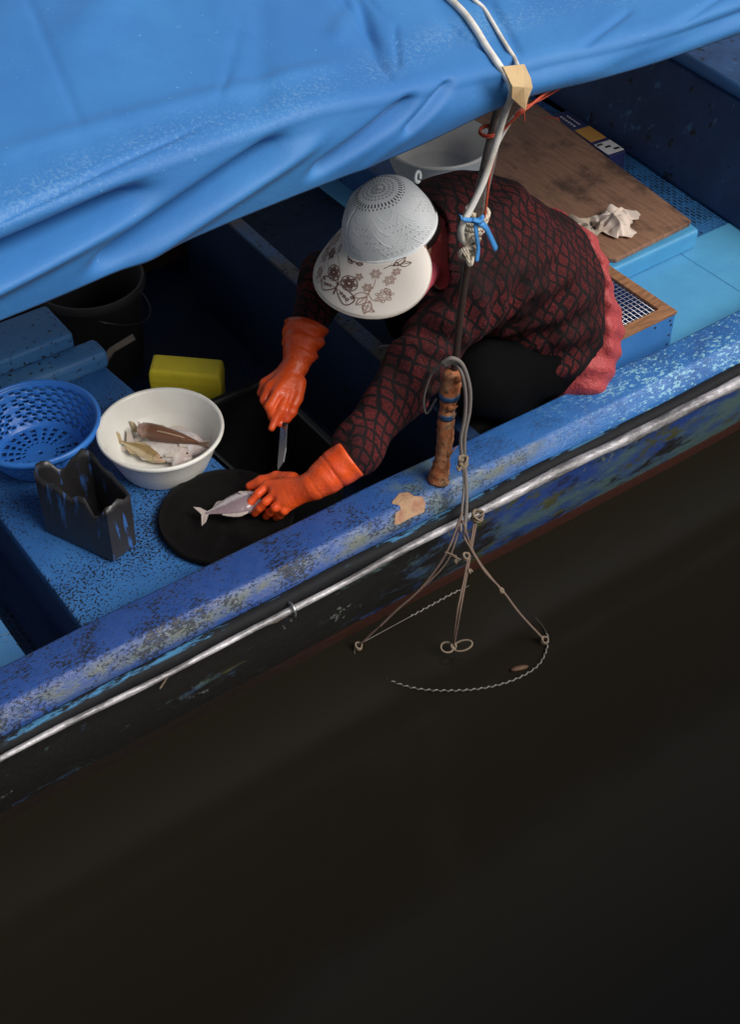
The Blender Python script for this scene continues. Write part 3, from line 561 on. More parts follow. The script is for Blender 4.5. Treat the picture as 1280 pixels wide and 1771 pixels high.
for p in top_:
    d = (p - cb)[:2] * 1.0; q_ = A3(cb[0] + d[0] - .012, cb[1] + d[1] - .022, -.097); bot_.append(q_)
c6 = np.array([at(x, y, .06)[:2] for x, y in o2]); bot_ = np.array([A3(c6.mean(0)[0] + (q[0] - c6.mean(0)[0]) * .97 - .010, c6.mean(0)[1] + (q[1] - c6.mean(0)[1]) * .97 - .020, -.097) for q in c6]); n_ = len(top_); V = []; lv = [0, .06, .3, .6, .85, 1.0]
for i, u in enumerate(lv):
    e = bot_ * (1 - u) + top_ * u; e = e.copy(); e[:, :2] = bot_[:, :2] + (np.array([at(x, y, .06)[:2] for x, y in o2]) - bot_[:, :2]) * u
    if i == 0: e[:, :2] = cb[:2] + (e[:, :2] - cb[:2]) * .93
    V += list(e)
F = [(i * n_ + j, i * n_ + (j + 1) % n_, (i + 1) * n_ + (j + 1) % n_, (i + 1) * n_ + j) for i in range(len(lv) - 1) for j in range(n_)] + [tuple(range(n_))]
o = MB().add(V, F).build('cut_container', m, None, loc=(cb[0], cb[1], -.097), thick=.0035, auto=26)
tag(o, 'dark grey plastic container with cut jagged rim and blue paint streaks on deck', 'container')
# yellow block
m = Mat('yellow_foam', (.62, .50, .02), .7); m.set('Base Color', m.mix(m.noise(20, 4), (.80, .66, .03), (.62, .50, .025))); m.bump(m.noise(120, 3), .002, .5)
yl, yr = at(257, 642, -.09), at(378, 646, -.09); dx_ = (yr - yl) / np.linalg.norm(yr - yl); dp = np.cross(dx_, (0, 0, 1)) * -1; Lw = np.linalg.norm(yr - yl)
c0_ = yl - A3(0, 0, .0)
V = []; 
for (z, ex, ed) in [(-.49, .0, .0), (-.20, .0, .0), (-.125, .003, .002), (-.105, .002, .0), (-.094, -.001, -.003), (-.090, -.006, -.009)]:
    for (u, w) in ((0, 0), (1, 0), (1, 1), (0, 1)):
        pp = c0_ + dx_ * (u * Lw + (ex if u else -ex)) + dp * ((.085 + ed) * w - (ed if not w else 0)) ; V.append((pp[0], pp[1], z + (-.012 if (u and z > -.2) else 0)))
F = [(i * 4 + j, i * 4 + (j + 1) % 4, i * 4 + 4 + (j + 1) % 4, i * 4 + 4 + j) for i in range(5) for j in range(4)] + [(3, 2, 1, 0), (20, 21, 22, 23)]
o = MB().add(V, F).build('foam_block', m, None, loc=(c0_[0], c0_[1], -.49), smooth=False, bevel=.005, seg=3)
tag(o, 'yellow foam block standing behind the white fish basin', 'block')
# dark tub
m = Mat('tub_black', (.014, .015, .016), .35); m.bump(m.noise(20, 3), .002, .3)
b = MB(); lo_ = [(-.12, .30), (.10, .30), (.10, .66), (-.15, .66)]; hi_ = [(-.135, .27), (.125, .27), (.125, .69), (-.165, .69)]
V = []
for (ring, z, s_) in ((lo_, -.48, 0), (hi_, -.14, 0), (hi_, -.13, -.012), (hi_, -.14, .008), (lo_, -.47, .006)):
    for i, (x, y) in enumerate(ring): V.append((x + (s_ if x < 0 else -s_), y + (s_ if y < .45 else -s_), z))
F = [(i * 4 + j, i * 4 + (j + 1) % 4, i * 4 + 4 + (j + 1) % 4, i * 4 + 4 + j) for i in range(4) for j in range(4)] + [(3, 2, 1, 0), (16, 17, 18, 19)]
o = b.add(V, F).build('tub', m, None, loc=(0, .48, -.49), smooth=False, bevel=.008); tag(o, 'dark open plastic tub in the hold below the knife', 'tub')
# bucket under the tarp
m = Mat('bucket_grey', (.035, .032, .032), .6); m.bump(m.noise(20), .002, .3)
bc = A3(-.04, 1.46, -.497); rb_ = thing('bucket', bc, 'dark grey bucket in the shade under the left tarpaulin corner', 'bucket')
MB().lathe([(.001, .006), (.12, 0), (.135, .004), (.163, .315), (.165, .318), (.176, .318), (.177, .335), (.172, .345), (.166, .345), (.160, .335), (.158, .31), (.131, .012), (.001, .01)], bc, 56).build('pail', m, rb_, auto=50)
MB().tube([bc + A3(.178 * math.cos(t), .178 * math.sin(t) , .30 - .10 * abs(math.sin(t * 1.0 + 1.9)) * (1 if math.sin(t + 1.9) > 0 else 0)) for t in np.linspace(-1.9, 1.25, 24)], .0025, 6).build('handle', Mat('wire', (.2, .2, .2), .4, .8), rb_)
b = MB(); s_a, s_b = at(193, 606, -.20), at(232, 583, -.17); b.tube([s_a + (s_a - s_b) * 2.2 + A3(0, 0, -.15), s_a, s_b], [.011, .0105, .0105], 10)
o = b.build('stick', Mat('stick_wood', (.24, .2, .16), .7), None, loc=s_a); tag(o, 'short pale stick end jutting out beside the dark bucket', 'stick')
# ================================================================== RIGHT SIDE THINGS
# wooden board
m = Mat('plywood', (.2, .11, .06), .7); v = m.mapping(m.co(), (9, 1.1, 1), (0, 0, math.radians(-6)))
c = m.mix(m.ramp(m.noise(9, 7, .65, v), .35, .68), (.33, .175, .105), (.21, .110, .066)); c = m.mix(m.ramp(m.noise(60, 4, .6, v), .5, .72, 0, .45), c, (.09, .05, .033))
c = m.mix(m.ramp(m.noise(5.5, 5, .65), .48, .70, 0, .9), c, (.05, .028, .020)); c = m.mix(m.ramp(m.noise(24, 3), .70, .76), c, (.045, .028, .022)); m.set('Base Color', c); m.bump(m.noise(70, 5, .6, v), .0015, .6)
def outline(pts_, z0, z1):
    n_ = len(pts_); return MB().add([(x, y, z0) for x, y in pts_] + [(x, y, z1) for x, y in pts_], [tuple(range(n_))[::-1], tuple(range(n_, 2 * n_))] + [(i, (i + 1) % n_, n_ + (i + 1) % n_, n_ + i) for i in range(n_)])
_b1, _b2, _b3, _b4 = at(1052, 447, -.015), at(1066, 449, -.015), at(1196, 382, -.015), at(908, 165, -.015)
bp = [tuple(_b1[:2]), tuple(_b2[:2]), (_b3[0] - .016, _b3[1] - .006), tuple(_b3[:2]), (_b4[0], _b4[1]), (_b4[0] + .01, 1.6), (_b1[0] + .03, 1.6)]
o = outline(bp, -.0295, -.014).build('board', m, None, loc=(1.35, .9, -.0295), smooth=False, bevel=.003); tag(o, 'stained plywood board lying on the light blue hatch', 'board')
# wire-mesh box
m = paint('box_blue', (.045, .20, .50), (.035, .17, .46), (.2, .24, .26), 45, .70, .45)
WF = Mat('frame_wood', (.30, .14, .06), .6); v = WF.mapping(WF.co(), (2, 12, 12)); WF.set('Base Color', WF.mix(WF.ramp(WF.noise(8, 5, .6, v), .35, .7), (.34, .165, .075), (.19, .085, .038))); WF.bump(WF.noise(30, 4, .6, v), .001, .5)
bx = thing('mesh_box', (.95, .3, -.0995), 'blue wooden box with a brown frame and wire mesh top beside the woman', 'box')
x0, x1, y0, y1 = .86, 1.135, .100, .490; zb_, zt_ = -.099, .012
b = MB(); th = .014
b.box((x0, y0, zb_), (x1, y0 + th, zt_)).box((x0, y1 - th, zb_), (x1, y1, zt_)).box((x0, y0 + th + .0005, zb_), (x0 + th, y1 - th - .0005, zt_)).box((x1 - th, y0 + th + .0005, zb_), (x1, y1 - th - .0005, zt_)).box((x0 + th, y0 + th, zb_), (x1 - th, y1 - th, zb_ + .008)); b.build('side_panel', m, bx, smooth=False)
b = MB(); fw = .034; z0, z1 = zt_ + .0005, zt_ + .012
b.box((x0 - .002, y0 - .003, z0), (x1 + .003, y0 + fw, z1)).box((x0 - .002, y1 - fw, z0), (x1 + .003, y1 + .002, z1)).box((x0 - .002, y0 + fw + .0006, z0), (x0 + fw, y1 - fw - .0006, z1 - .0005)).box((x1 - fw, y0 + fw + .0006, z0), (x1 + .003, y1 - fw - .0006, z1 - .0005))
b.build('top_frame', WF, bx, smooth=False, bevel=.0015)
WIRE = Mat('wire_mesh', (.62, .62, .63), .35, .7); b = MB(); zw = zt_ + .003
for y in np.arange(y0 + fw - .004, y1 - fw + .006, .0155): b.tube([(x0 + fw - .006, y, zw), (x1 - fw + .006, y, zw)], .0011, 5)
for x in np.arange(x0 + fw - .004, x1 - fw + .006, .0155): b.tube([(x, y0 + fw - .006, zw + .0018), (x, y1 - fw + .006, zw + .0018)], .0011, 5)
b.build('mesh_top', WIRE, bx)
NAIL = Mat('nail', (.03, .025, .02), .5, .5)
for (x, z) in ((1.125, -.02), (1.124, -.055), (1.122, -.088), (1.06, -.003), (1.118, -.003)): MB().tube([(x, y0 - .0015, z), (x, y0 + .003, z)], .0035, 8).build('nail_head', NAIL, bx)
# rags
def rag(c, ex, ey, hgt, seed, label, mat, yaw=0, prof=None):
    n = 70; U, Vv = np.meshgrid(np.linspace(-1, 1, n), np.linspace(-1, 1, n), indexing='ij'); th_ = np.arctan2(Vv, U)
    rmax = np.maximum(np.abs(U), np.abs(Vv)); rr_ = np.hypot(U, Vv) + 1e-6; k_ = rmax / rr_; U2, V2 = U * k_, Vv * k_
    out = 1 + .16 * np.sin(3 * th_ + seed) + .12 * np.sin(5 * th_ + 2 * seed) + .07 * np.sin(9 * th_ + seed * 3)
    px, py = U2 * ex * out, V2 * ey * out; Q = np.stack([px * 1.0, py * 1.0, np.zeros_like(px)], -1)
    n1 = wob(Q + seed, 50, 8, seed * 5); n2 = wob(Q + wob(Q, 30, 6, seed)[..., None] * .02 + seed, 95, 8, seed * 3 + 7); n3 = wob(Q, 200, 8, seed + 20)
    z = hgt * (1 - rmax ** 3) * (.75 + .45 * n1) + .013 * (1 - np.sqrt(n2 ** 2 + .012) * 2.0) * (1 - rmax ** 6) + .002 * n3; z = np.maximum(z, .002 + .004 * rng.random())
    cy_, sy_ = math.cos(yaw), math.sin(yaw); Gd = np.stack([c[0] + px * cy_ - py * sy_ + .006 * n2, c[1] + px * sy_ + py * cy_ + .006 * n3, c[2] + z], -1)
    o = MB().grid(Gd).build('rag', mat, None, loc=c, thick=.0015, sub=1); tag(o, label, 'rag', 'rags on the board')
RG = Mat('rag_cream', (.72, .60, .47), .85); RG.set('Base Color', RG.mix(RG.ramp(RG.noise(34, 3, .6), .70, .76), RG.mix(RG.noise(9, 4), (.86, .74, .64), (.76, .62, .52)), (.55, .12, .06))); RG.bump(RG.noise(300, 2), .0008, .5)
RG2 = Mat('rag_patterned', (.55, .47, .38), .85); RG2.set('Base Color', RG2.mix(RG2.ramp(RG2.noise(48, 3, .6), .59, .63), RG2.mix(RG2.noise(10, 4), (.50, .42, .33), (.40, .32, .25)), (.06, .045, .05))); RG2.bump(RG2.noise(300, 2), .0008, .5)
rag(at(1064, 388, -.010), .080, .072, .050, 2, 'crumpled cream rag with an orange stain on the plywood board', RG, .4)
rag(at(1008, 400, -.010), .062, .060, .034, 5, 'dark spotted rag bunched between the cream rag and the jacket', RG2, .9)
# printed package on the walkway
pk = thing('package', (1.66, 1.06, -.10), 'dark blue printed snack package lying along the hatch', 'package')
p0_, p1_ = at(952, 196, -.03), at(1055, 268, -.03); p0_[2] = p1_[2] = 0; dl = (p1_ - p0_) / np.linalg.norm(p1_ - p0_); dn2 = A3(-dl[1], dl[0], 0)
def pkbox(b, u0, u1, w0, w1, z0, z1):
    pts_ = [p0_ + dl * (u * .33) + dn2 * w for u, w in ((u0, w0), (u1, w0), (u1, w1), (u0, w1))]
    return b.hexa([(p[0], p[1], z0) for p in pts_] + [(p[0], p[1], z1) for p in pts_])
pkbox(MB(), 0, 1, 0.002, .075, -.1015, -.04).build('carton', Mat('pack_navy', (.02, .025, .10), .35), pk, smooth=False, bevel=.004)
pkbox(MB(), .40, .68, .006, .071, -.0395, -.0380).build('orange_panel', Mat('pack_orange', (.55, .27, .05), .35), pk, smooth=False)
pkbox(MB(), .74, .97, .004, .073, -.0395, -.0380).build('white_panel', Mat('pack_white', (.66, .64, .62), .4), pk, smooth=False)
b = MB()
for q in range(3): pkbox(b, .76 + .07 * q, .79 + .07 * q, .008 + .018 * q, .03 + .018 * q, -.0375, -.0365)
b.build('dark_print', Mat('pack_black', (.012, .012, .014), .4), pk, smooth=False)
b = MB()
for q in range(6): pkbox(b, .08 + .045 * q, .105 + .045 * q, .022, .030, -.0395, -.0385); pkbox(b, .10 + .04 * q, .125 + .04 * q, .046, .051, -.0395, -.0385)
b.build('light_print', Mat('pack_text', (.6, .6, .58), .4), pk, smooth=False)
fl_ = at(953, 198, .0); b = MB(); b.tube([fl_ + A3(-.03, .03, -.03), fl_ + A3(-.028, .028, -.03), fl_ + A3(.02, -.02, -.03), fl_ + A3(.024, -.024, -.03)], [.006, .017, .017, .006], 14)
b.tube(spline([fl_ + A3(.02, -.02, -.03), fl_ + A3(.06, -.0, -.05), fl_ + A3(.08, -.08, -.06), fl_ + A3(.05, -.14, -.07)], 6), .003, 6)
fl_ob = b.build('net_float', Mat('float_red', (.50, .09, .04), .45), None, loc=fl_); tag(fl_ob, 'small red float with cord behind the plywood board', 'float')
# ================================================================== THE WOMAN
HC = A3(.262, .262, .515)                       # head centre
per = thing('person', (.62, .22, -.1), 'person bent over cleaning fish in white sun hat, lace jacket and orange gloves', 'person')
PEL = A3(.73, .19, .09); WAI = A3(.68, .215, .25); CHE = A3(.53, .24, .385); NEK = A3(.36, .262, .475)
SN, SF = A3(.35, .115, .36), A3(.37, .415, .40)
EN = aty(683, 690, .115); WN = at(545, 838, .03); CN = at(600, 798, .075)
EF = A3(.30, .62, .17); WFp = at(512, 632, .075); CF = at(529, 572, .125)
SKIN = Mat('skin', (.42, .24, .16), .5); SKIN.set('Subsurface Weight', .1); SKIN.bump(SKIN.noise(120, 3), .0008, .4)
fwd = A3(-.86, -.10, -.50); fwd /= np.linalg.norm(fwd); lat = np.cross((0, 0, 1), fwd); lat /= np.linalg.norm(lat); hup = np.cross(fwd, lat)
def hd(f, l, u): return HC + fwd * f + lat * l + hup * u
def body_sdf(P):
    d = chain(P, [PEL, WAI, CHE, NEK - A3(0, 0, .03)], [.115, .11, .115, .06], .05)
    d = smin(d, cone(P, SN, SF, .05, .05), .05); d = smin(d, cone(P, NEK - A3(.02, 0, .02), HC + fwd * -.02 - hup * .05, .05, .048), .03)
    h = smin(ball(P, hd(-.01, 0, .02), (.082, .078, .095)), ball(P, hd(.035, 0, -.055), (.05, .052, .055)), .05)
    h = smin(h, cone(P, hd(.082, 0, .012), hd(.104, 0, -.028), .008, .014), .012)                    # nose
    h = smin(h, cone(P, hd(.078, -.018, -.062), hd(.078, .018, -.062), .008, .008), .008)             # lips
    h = smin(h, ball(P, hd(.062, 0, -.096), (.022, .024, .018)), .02)                                # chin
    for s in (-1, 1):
        h = -smin(-h, ball(P, hd(.088, s * .032, .012), .016), .01); h = smin(h, ball(P, hd(.070, s * .032, .010), .013), .004)   # eyes
        h = smin(h, cone(P, hd(-.01, s * .082, .012), hd(-.006, s * .08, -.03), .014, .009), .008)    # ears
    d = smin(d, h, .02)
    for S_, E_, C_, W_ in ((SN, EN, CN, WN), (SF, EF, CF, WFp)): d = smin(d, chain(P, [S_, E_, W_], [.045, .036, .026], .02), .02)
    for y_, kn in ((.11, A3(.40, .085, .13)), (.29, A3(.46, .40, .12))):
        d = smin(d, chain(P, [A3(.70, y_, .05), kn, A3(.55, y_ + .02, -.05), A3(.47, y_ + .02, -.075)], [.075, .055, .04, .025], .02), .03)
    return d
skin(body_sdf, (-.25, -.05, -.14), (.95, .80, .72), .009).build('body', SKIN, per)
def fold(P, f, a, s=0): return a * wob(P, f, 8, s)
# trousers
TRO = Mat('black_cloth', (.0035, .0035, .004), .95, 0, .05); TRO.bump(TRO.noise(40, 4), .004, .5)
KN, KF = A3(.395, .085, .125), A3(.45, .41, .12)
def tro(P):
    d = None
    for hip, kn, an, ft in ((A3(.74, .135, .03), KN, A3(.55, .11, -.035), A3(.43, .11, -.055)), (A3(.74, .30, .03), KF, A3(.55, .34, -.035), A3(.43, .34, -.055))):
        e = chain(P, [hip, kn, an], [.115, .082, .07], .03); d = e if d is None else smin(d, e, .03)
    d = smin(d, ball(P, PEL, (.16, .19, .15)), .04)
    return np.maximum(d + fold(P, 45, .004), -(P[:, 2] + .098))
skin(tro, (.22, -.06, -.115), (.98, .58, .34), .009).build('trousers', TRO, per)
BOOT = Mat('rubber_boot', (.004, .004, .004), .8, 0, .1)
for y_ in (.11, .34):
    skin(lambda P: np.maximum(smin(cone(P, (.52, y_, -.06), (.40, y_, -.068), .042, .036), cone(P, (.54, y_, -.06), (.55, y_, .0), .04, .045), .02), -(P[:, 2] + .099)), (.32, y_ - .08, -.115), (.62, y_ + .08, .06), .007).build('boot', BOOT, per)
# red padded vest under the jacket (its tail hangs out at the back)
VES = Mat('red_quilt', (.42, .06, .065), .6); VES.set('Base Color', VES.mix(VES.noise(12, 4), (.46, .066, .066), (.36, .046, .050))); VES.bump(VES.noise(26, 5, .65), .016, .8)
SP = NEK - PEL; SP /= np.linalg.norm(SP)
def torso(P, g):
    Q = P.copy(); d = None
    for c, r in ((PEL + A3(-.01, 0, 0), (.175, .20, .17)), (WAI + A3(-.005, 0, -.01), (.175, .21, .17)), (CHE, (.16, .205, .155)), (NEK * .65 + CHE * .35, (.125, .17, .125))):
        e = ball(Q, c, tuple(x + g for x in r)); d = e if d is None else smin(d, e, .06)
    d = smin(d, cone(Q, WAI, CHE, .15 + g, .15 + g), .06); d = smin(d, cone(Q, SN + A3(.02, .02, 0), SF + A3(.02, -.03, 0), .075 + g, .075 + g), .07)
    return d
def vest(P):
    d = torso(P, 0.) - (-.022 + .034 * np.clip(-hemcut(P) / .05, 0, 1)); fl = chain(P, [A3(.80, .12, .12), A3(.745, .055, .01), A3(.705, .045, -.05)], [.085, .065, .042], .04)
    d = smin(d, fl, .05) + fold(P, 55, .0035, 9) + .004 * np.cos((P @ A3(.6, .5, .9)) * 95)
    return np.maximum(d, -((P[:, 2] + .10)))
# jacket: black lace over red
JK = Mat('lace_jacket', (.1, .02, .02), .8, 0, .2); m = JK
e1_ = A3(.80, .42, -.10); e1_ /= np.linalg.norm(e1_); nn = A3(.05, -.75, .66); e1_ -= nn * (e1_ @ nn) / (nn @ nn); e1_ /= np.linalg.norm(e1_); e2_ = np.cross(nn / np.linalg.norm(nn), e1_)
tang = math.radians(-16); f1 = e1_ * math.cos(tang) + e2_ * math.sin(tang); f2 = -e1_ * math.sin(tang) + e2_ * math.cos(tang)
nz = m.node('VectorMath', operation='SUBTRACT'); m.set(0, m.noise(11, 3, .5, None, 1), nz); nz.inputs[1].default_value = (.5, .5, .5)
nz2 = m.node('VectorMath', operation='SCALE'); m.set(0, nz.outputs[0], nz2); nz2.inputs['Scale'].default_value = .06
ad = m.node('VectorMath', operation='ADD'); m.set(0, m.co(), ad); m.set(1, nz2.outputs[0], ad); vec = ad.outputs[0]
u = m.math('MULTIPLY', m.dot(vec, f1), 1 / .031); w = m.math('MULTIPLY', m.dot(vec, f2), 1 / .050)
A_ = m.math('ABSOLUTE', m.math('SINE', m.math('MULTIPLY', m.math('ADD', u, w), math.pi))); B_ = m.math('ABSOLUTE', m.math('SINE', m.math('MULTIPLY', m.math('SUBTRACT', u, w), math.pi)))
cell = m.math('MINIMUM', A_, B_); cf = m.ramp(m.math('ADD', cell, m.math('MULTIPLY', m.math('SUBTRACT', m.noise(70, 4, .7), .5), .5)), .20, .62)
cf = m.math('MULTIPLY', cf, m.ramp(m.noise(8, 4), .30, .66, .16, 1)); cf = m.math('MULTIPLY', cf, m.ramp(m.noise(300, 3, .7), .40, .66, .22, 1))
at_ = m.node('Attribute', attribute_name='hem'); cf = m.math('MULTIPLY', cf, m.ramp(at_.outputs['Fac'], .016, .030))
m.set('Base Color', m.mix(cf, (.008, .0065, .0075), (.235, .031, .035))); m.set('Roughness', .85)
m.bump(cf, .005, .7); m.bump(m.noise(420, 2), .0012, .5)
def hemcut(P):
    bd = (P - PEL) @ A3(.93, .1, .35)
    return (P - PEL) @ SP - .002 - .27 * np.clip((bd - .01) / .18, 0, 1) - .004 * wob(P, 12, 6, 2)
def jacket(P):
    d = torso(P, .011)
    ar = smin(chain(P, [SN + A3(.03, .02, -.01), SN * .4 + EN * .6, EN, CN * .75 + EN * .25, CN + (CN - EN) * .02], [.088, .068, .062, .054, .043], .05), chain(P, [SF + A3(.02, -.02, -.01), EF, CF + (CF - EF) * .05], [.085, .066, .045], .04), .02)
    d = smin(d, ar, .05)
    d = d + fold(P, 24, .006, 3) + fold(P, 52, .0032, 15) + .005 * np.sin((P @ A3(-.3, .6, 1.2)) * 60 + 2 * wob(P, 9, 6, 30)) * np.clip((P[:, 0] - .3) * 4, 0, 1) * np.clip((.75 - P[:, 0]) * 6, 0, 1)
    rel = P - A3(.36, .04, .20); gd = np.linalg.norm(rel, axis=1); ang = np.arctan2(rel @ A3(0, .5, .87), rel @ A3(.95, .2, -.1))
    d = d + .0065 * np.sin(ang * 17 + 1.5 * wob(P, 8, 6, 40)) * np.clip((gd - .05) * 8, 0, 1) * np.clip((.46 - gd) * 4, 0, 1) * (P[:, 0] > .2)
    cut = np.where((P[:, 0] > .45), -hemcut(P), -1)
    nk = smin(ball(P, NEK + A3(-.075, 0, .085), .082), cone(P, NEK + A3(-.06, -.04, .05), NEK + A3(-.06, -.10, -.03), .075, .05), .03)
    return np.maximum(np.maximum(d, cut), -nk)
JB = skin(jacket, (-.06, -.08, -.06), (1.02, .80, .66), .0065); skin(vest, (.2, -.08, -.12), (1.02, .56, .62), .008).build('vest', VES, per)
jo = JB.build('jacket', JK, per)
Vv_ = np.array(JB.v); hv = np.where(Vv_[:, 0] > .45, hemcut(Vv_), 1.); jo.data.attributes.new('hem', 'FLOAT', 'POINT').data.foreach_set('value', hv.astype(np.float32))
# black hem roll on the jacket, collar
m = Mat('pink_collar', (.52, .07, .12), .8); m.bump(m.noise(60, 3), .003, .5)
ca = [aty(742, 348, .30), aty(760, 368, .285), aty(769, 396, .258), aty(766, 430, .225), aty(752, 463, .19), aty(731, 495, .165), aty(708, 520, .15), aty(680, 534, .15)]
cpts = spline(ca, 8); MB().tube(cpts, np.interp(np.linspace(0, 1, len(cpts)), [0, .2, .5, .8, 1], [.012, .017, .021, .017, .012]), 12, flat=1.0, jit=.06).build('collar', m, per)
# hair
m = Mat('black_hair', (.008, .007, .007), .5); m.bump(m.noise(160, 2), .003, .6)
skin(lambda P: np.maximum(smin(ball(P, hd(-.028, 0, .012), (.085, .086, .092)), ball(P, hd(-.07, 0, -.045), (.035, .06, .05)), .03), ((P - HC) @ fwd) - .02), HC - .16, HC + .16, .007).build('hair', m, per)
# ------------------------------------------------------------------ hat
HB = A3(.245, .262, .540)                       # centre of the hat's base
hf = A3(-.965, .07, -.28); hf /= np.linalg.norm(hf); hl = np.cross((.0, 0, 1), hf); hl /= np.linalg.norm(hl); hu = np.cross(hf, hl)
RF, RL, RU = .113, .106, .130
m = Mat('knit_white', (.6, .64, .68), .85); sx = m.node('SeparateXYZ'); m.set(0, m.co('UV'), sx); U_, V_ = sx.outputs[:2]     # U angle turns 0..1, V 0 base .. 1 pole
stitch = m.math('MULTIPLY', m.math('SINE', m.math('MULTIPLY', V_, 2 * math.pi * 34)), m.math('SINE', m.math('MULTIPLY', U_, 2 * math.pi * 110)))
def holes(v0, v1, N, duty, ph=0.):
    a = m.math('FRACT', m.math('ADD', m.math('MULTIPLY', U_, N), ph)); inr = m.math('MULTIPLY', m.ramp(V_, v0 - .006, v0 + .006), m.ramp(V_, v1 + .006, v1 - .006))
    return m.math('MULTIPLY', inr, m.ramp(m.math('ABSOLUTE', m.math('SUBTRACT', a, .5)), duty + .06, duty - .06))
hol = holes(.745, .80, 40, .20)
for hh_ in (holes(.70, .73, 40, .15, .5), holes(.86, .872, 26, .25), holes(.905, .915, 20, .25), holes(.955, .965, 12, .3)): hol = m.math('MAXIMUM', hol, hh_)
sm_ = None
for q in range(5):          # rows of small eyelets lower down, broken into panels
    v_ = .10 + .085 * q; e = m.math('MULTIPLY', holes(v_, v_ + .016, 60, .16, .5 * (q % 2)), m.ramp(m.math('SINE', m.math('ADD', m.math('MULTIPLY', U_, 2 * math.pi * 7), 1.3 * q)), -.2, .1)); sm_ = e if sm_ is None else m.math('MAXIMUM', sm_, e)
seam = m.ramp(m.math('ABSOLUTE', m.math('SINE', m.math('ADD', m.math('MULTIPLY', U_, math.pi * 8), m.math('MULTIPLY', V_, 3.)))), .09, .02)
seam = m.math('MULTIPLY', seam, m.ramp(V_, .72, .66))
zg = m.ramp(m.math('ABSOLUTE', m.math('SUBTRACT', m.math('FRACT', m.math('ADD', m.math('MULTIPLY', V_, 6.), m.math('MULTIPLY', m.math('ABSOLUTE', m.math('SINE', m.math('MULTIPLY', U_, math.pi * 8))), 1.4))), .5)), .12, .04)
zg = m.math('MULTIPLY', zg, m.ramp(V_, .70, .64))
c = m.mix(m.ramp(m.noise(6, 3), .3, .7), (.74, .78, .81), (.81, .83, .85)); c = m.mix(m.ramp(stitch, -.2, .7, 0, .30), c, (.52, .56, .60)); c = m.mix(m.math('MULTIPLY', sm_, .55), c, (.16, .19, .22)); c = m.mix(hol, c, (.02, .022, .028)); c = m.mix(m.math('MULTIPLY', zg, .18), c, (.82, .84, .84))
m.set('Base Color', c); hgt_ = m.math('ADD', m.math('MULTIPLY', stitch, .5), m.math('ADD', m.math('MULTIPLY', zg, .9), m.math('MULTIPLY', m.math('ADD', hol, sm_), -1.5))); m.bump(hgt_, .0014, .7); m.bump(m.noise(16, 4, .6), .006, .5); KNIT = m
nU, nV = 96, 44; V = []; UVs = []
for i in range(nV + 1):
    v_ = i / nV; ph = v_ * math.pi / 2; 
    for j in range(nU + 1):
        a = 2 * math.pi * j / nU; rr = math.cos(ph) ** .72; zz_ = math.sin(ph) ** .95
        flat_ = 1 - .035 * math.exp(-((v_ - .68) / .06) ** 2); lump = 1 + .016 * math.sin(3 * a + 1 + 2 * v_) + .012 * math.sin(7 * a + 5 * v_) * math.sin(3.1 * v_) + .010 * math.sin(5 * a - 9 * v_)
        p = HB + hf * (RF * rr * flat_ * lump * math.cos(a)) + hl * (RL * rr * flat_ * lump * math.sin(a)) + hu * (RU * zz_ * (1 + .012 * math.sin(2 * a)) - .012)
        V.append(p); UVs.append((j / nU, v_))
w1 = nU + 1
hat = MB().add(V, [(i * w1 + j, i * w1 + j + 1, (i + 1) * w1 + j + 1, (i + 1) * w1 + j) for i in range(nV) for j in range(nU)]).build('sun_hat', KNIT, per, uv=UVs, thick=.0025)
# wide drooping visor
m = Mat('visor_cloth', (.74, .68, .62), .7); m.set('Base Color', m.mix(m.noise(7, 3), (.84, .78, .72), (.78, .71, .65))); m.bump(m.noise(420, 2), .0006, .5)
TH = math.radians(102)
def vis(t, s, lift=0.):     # t -1..1 round the front, s 0..1 outwards
    a = t * TH; ext = .112 * (max(0., 1 - abs(t) ** 3.2)) ** .75 + .012
    ca_, sa_ = math.cos(a), math.sin(a); base = hf * (RF * 1.015 * ca_) + hl * (RL * 1.015 * sa_)
    dr = hf * ca_ + hl * sa_; drop = -.004 - (.62 * s + .22 * s * s) * ext * (.75 + .25 * sa_ * sa_)
    nrm = hu * .8 + dr * .6
    return HB + base + dr * (ext * .80 * s) + hu * drop + nrm * lift
nt_, ns_ = 80, 16; Gv = np.array([[vis(-1 + 2 * i / nt_, j / ns_) for j in range(ns_ + 1)] for i in range(nt_ + 1)])
vo = MB().grid(Gv).build('visor', m, hat, thick=.004)
MB().tube([vis(t, 1.0) for t in np.linspace(-1, 1, 90)], .0026, 6).build('visor_binding', Mat('binding', (.50, .44, .38), .75), hat)
MB().tube([HB + hf * (RF * 1.012 * math.cos(a)) + hl * (RL * 1.012 * math.sin(a)) + hu * (-.004) for a in np.linspace(0, 2 * math.pi, 60)], .004, 6, caps=False).build('hat_band', KNIT, hat)
lp = HB - hf * RF * .92 + hl * -.02 + hu * .07
MB().tube([lp - hf * (.010 * (1 - math.cos(t))) + hu * .013 * math.sin(t) + hl * .006 * math.cos(t) for t in np.linspace(-1.6, 4.2, 20)], .004, 7).build('back_loop', KNIT, hat)
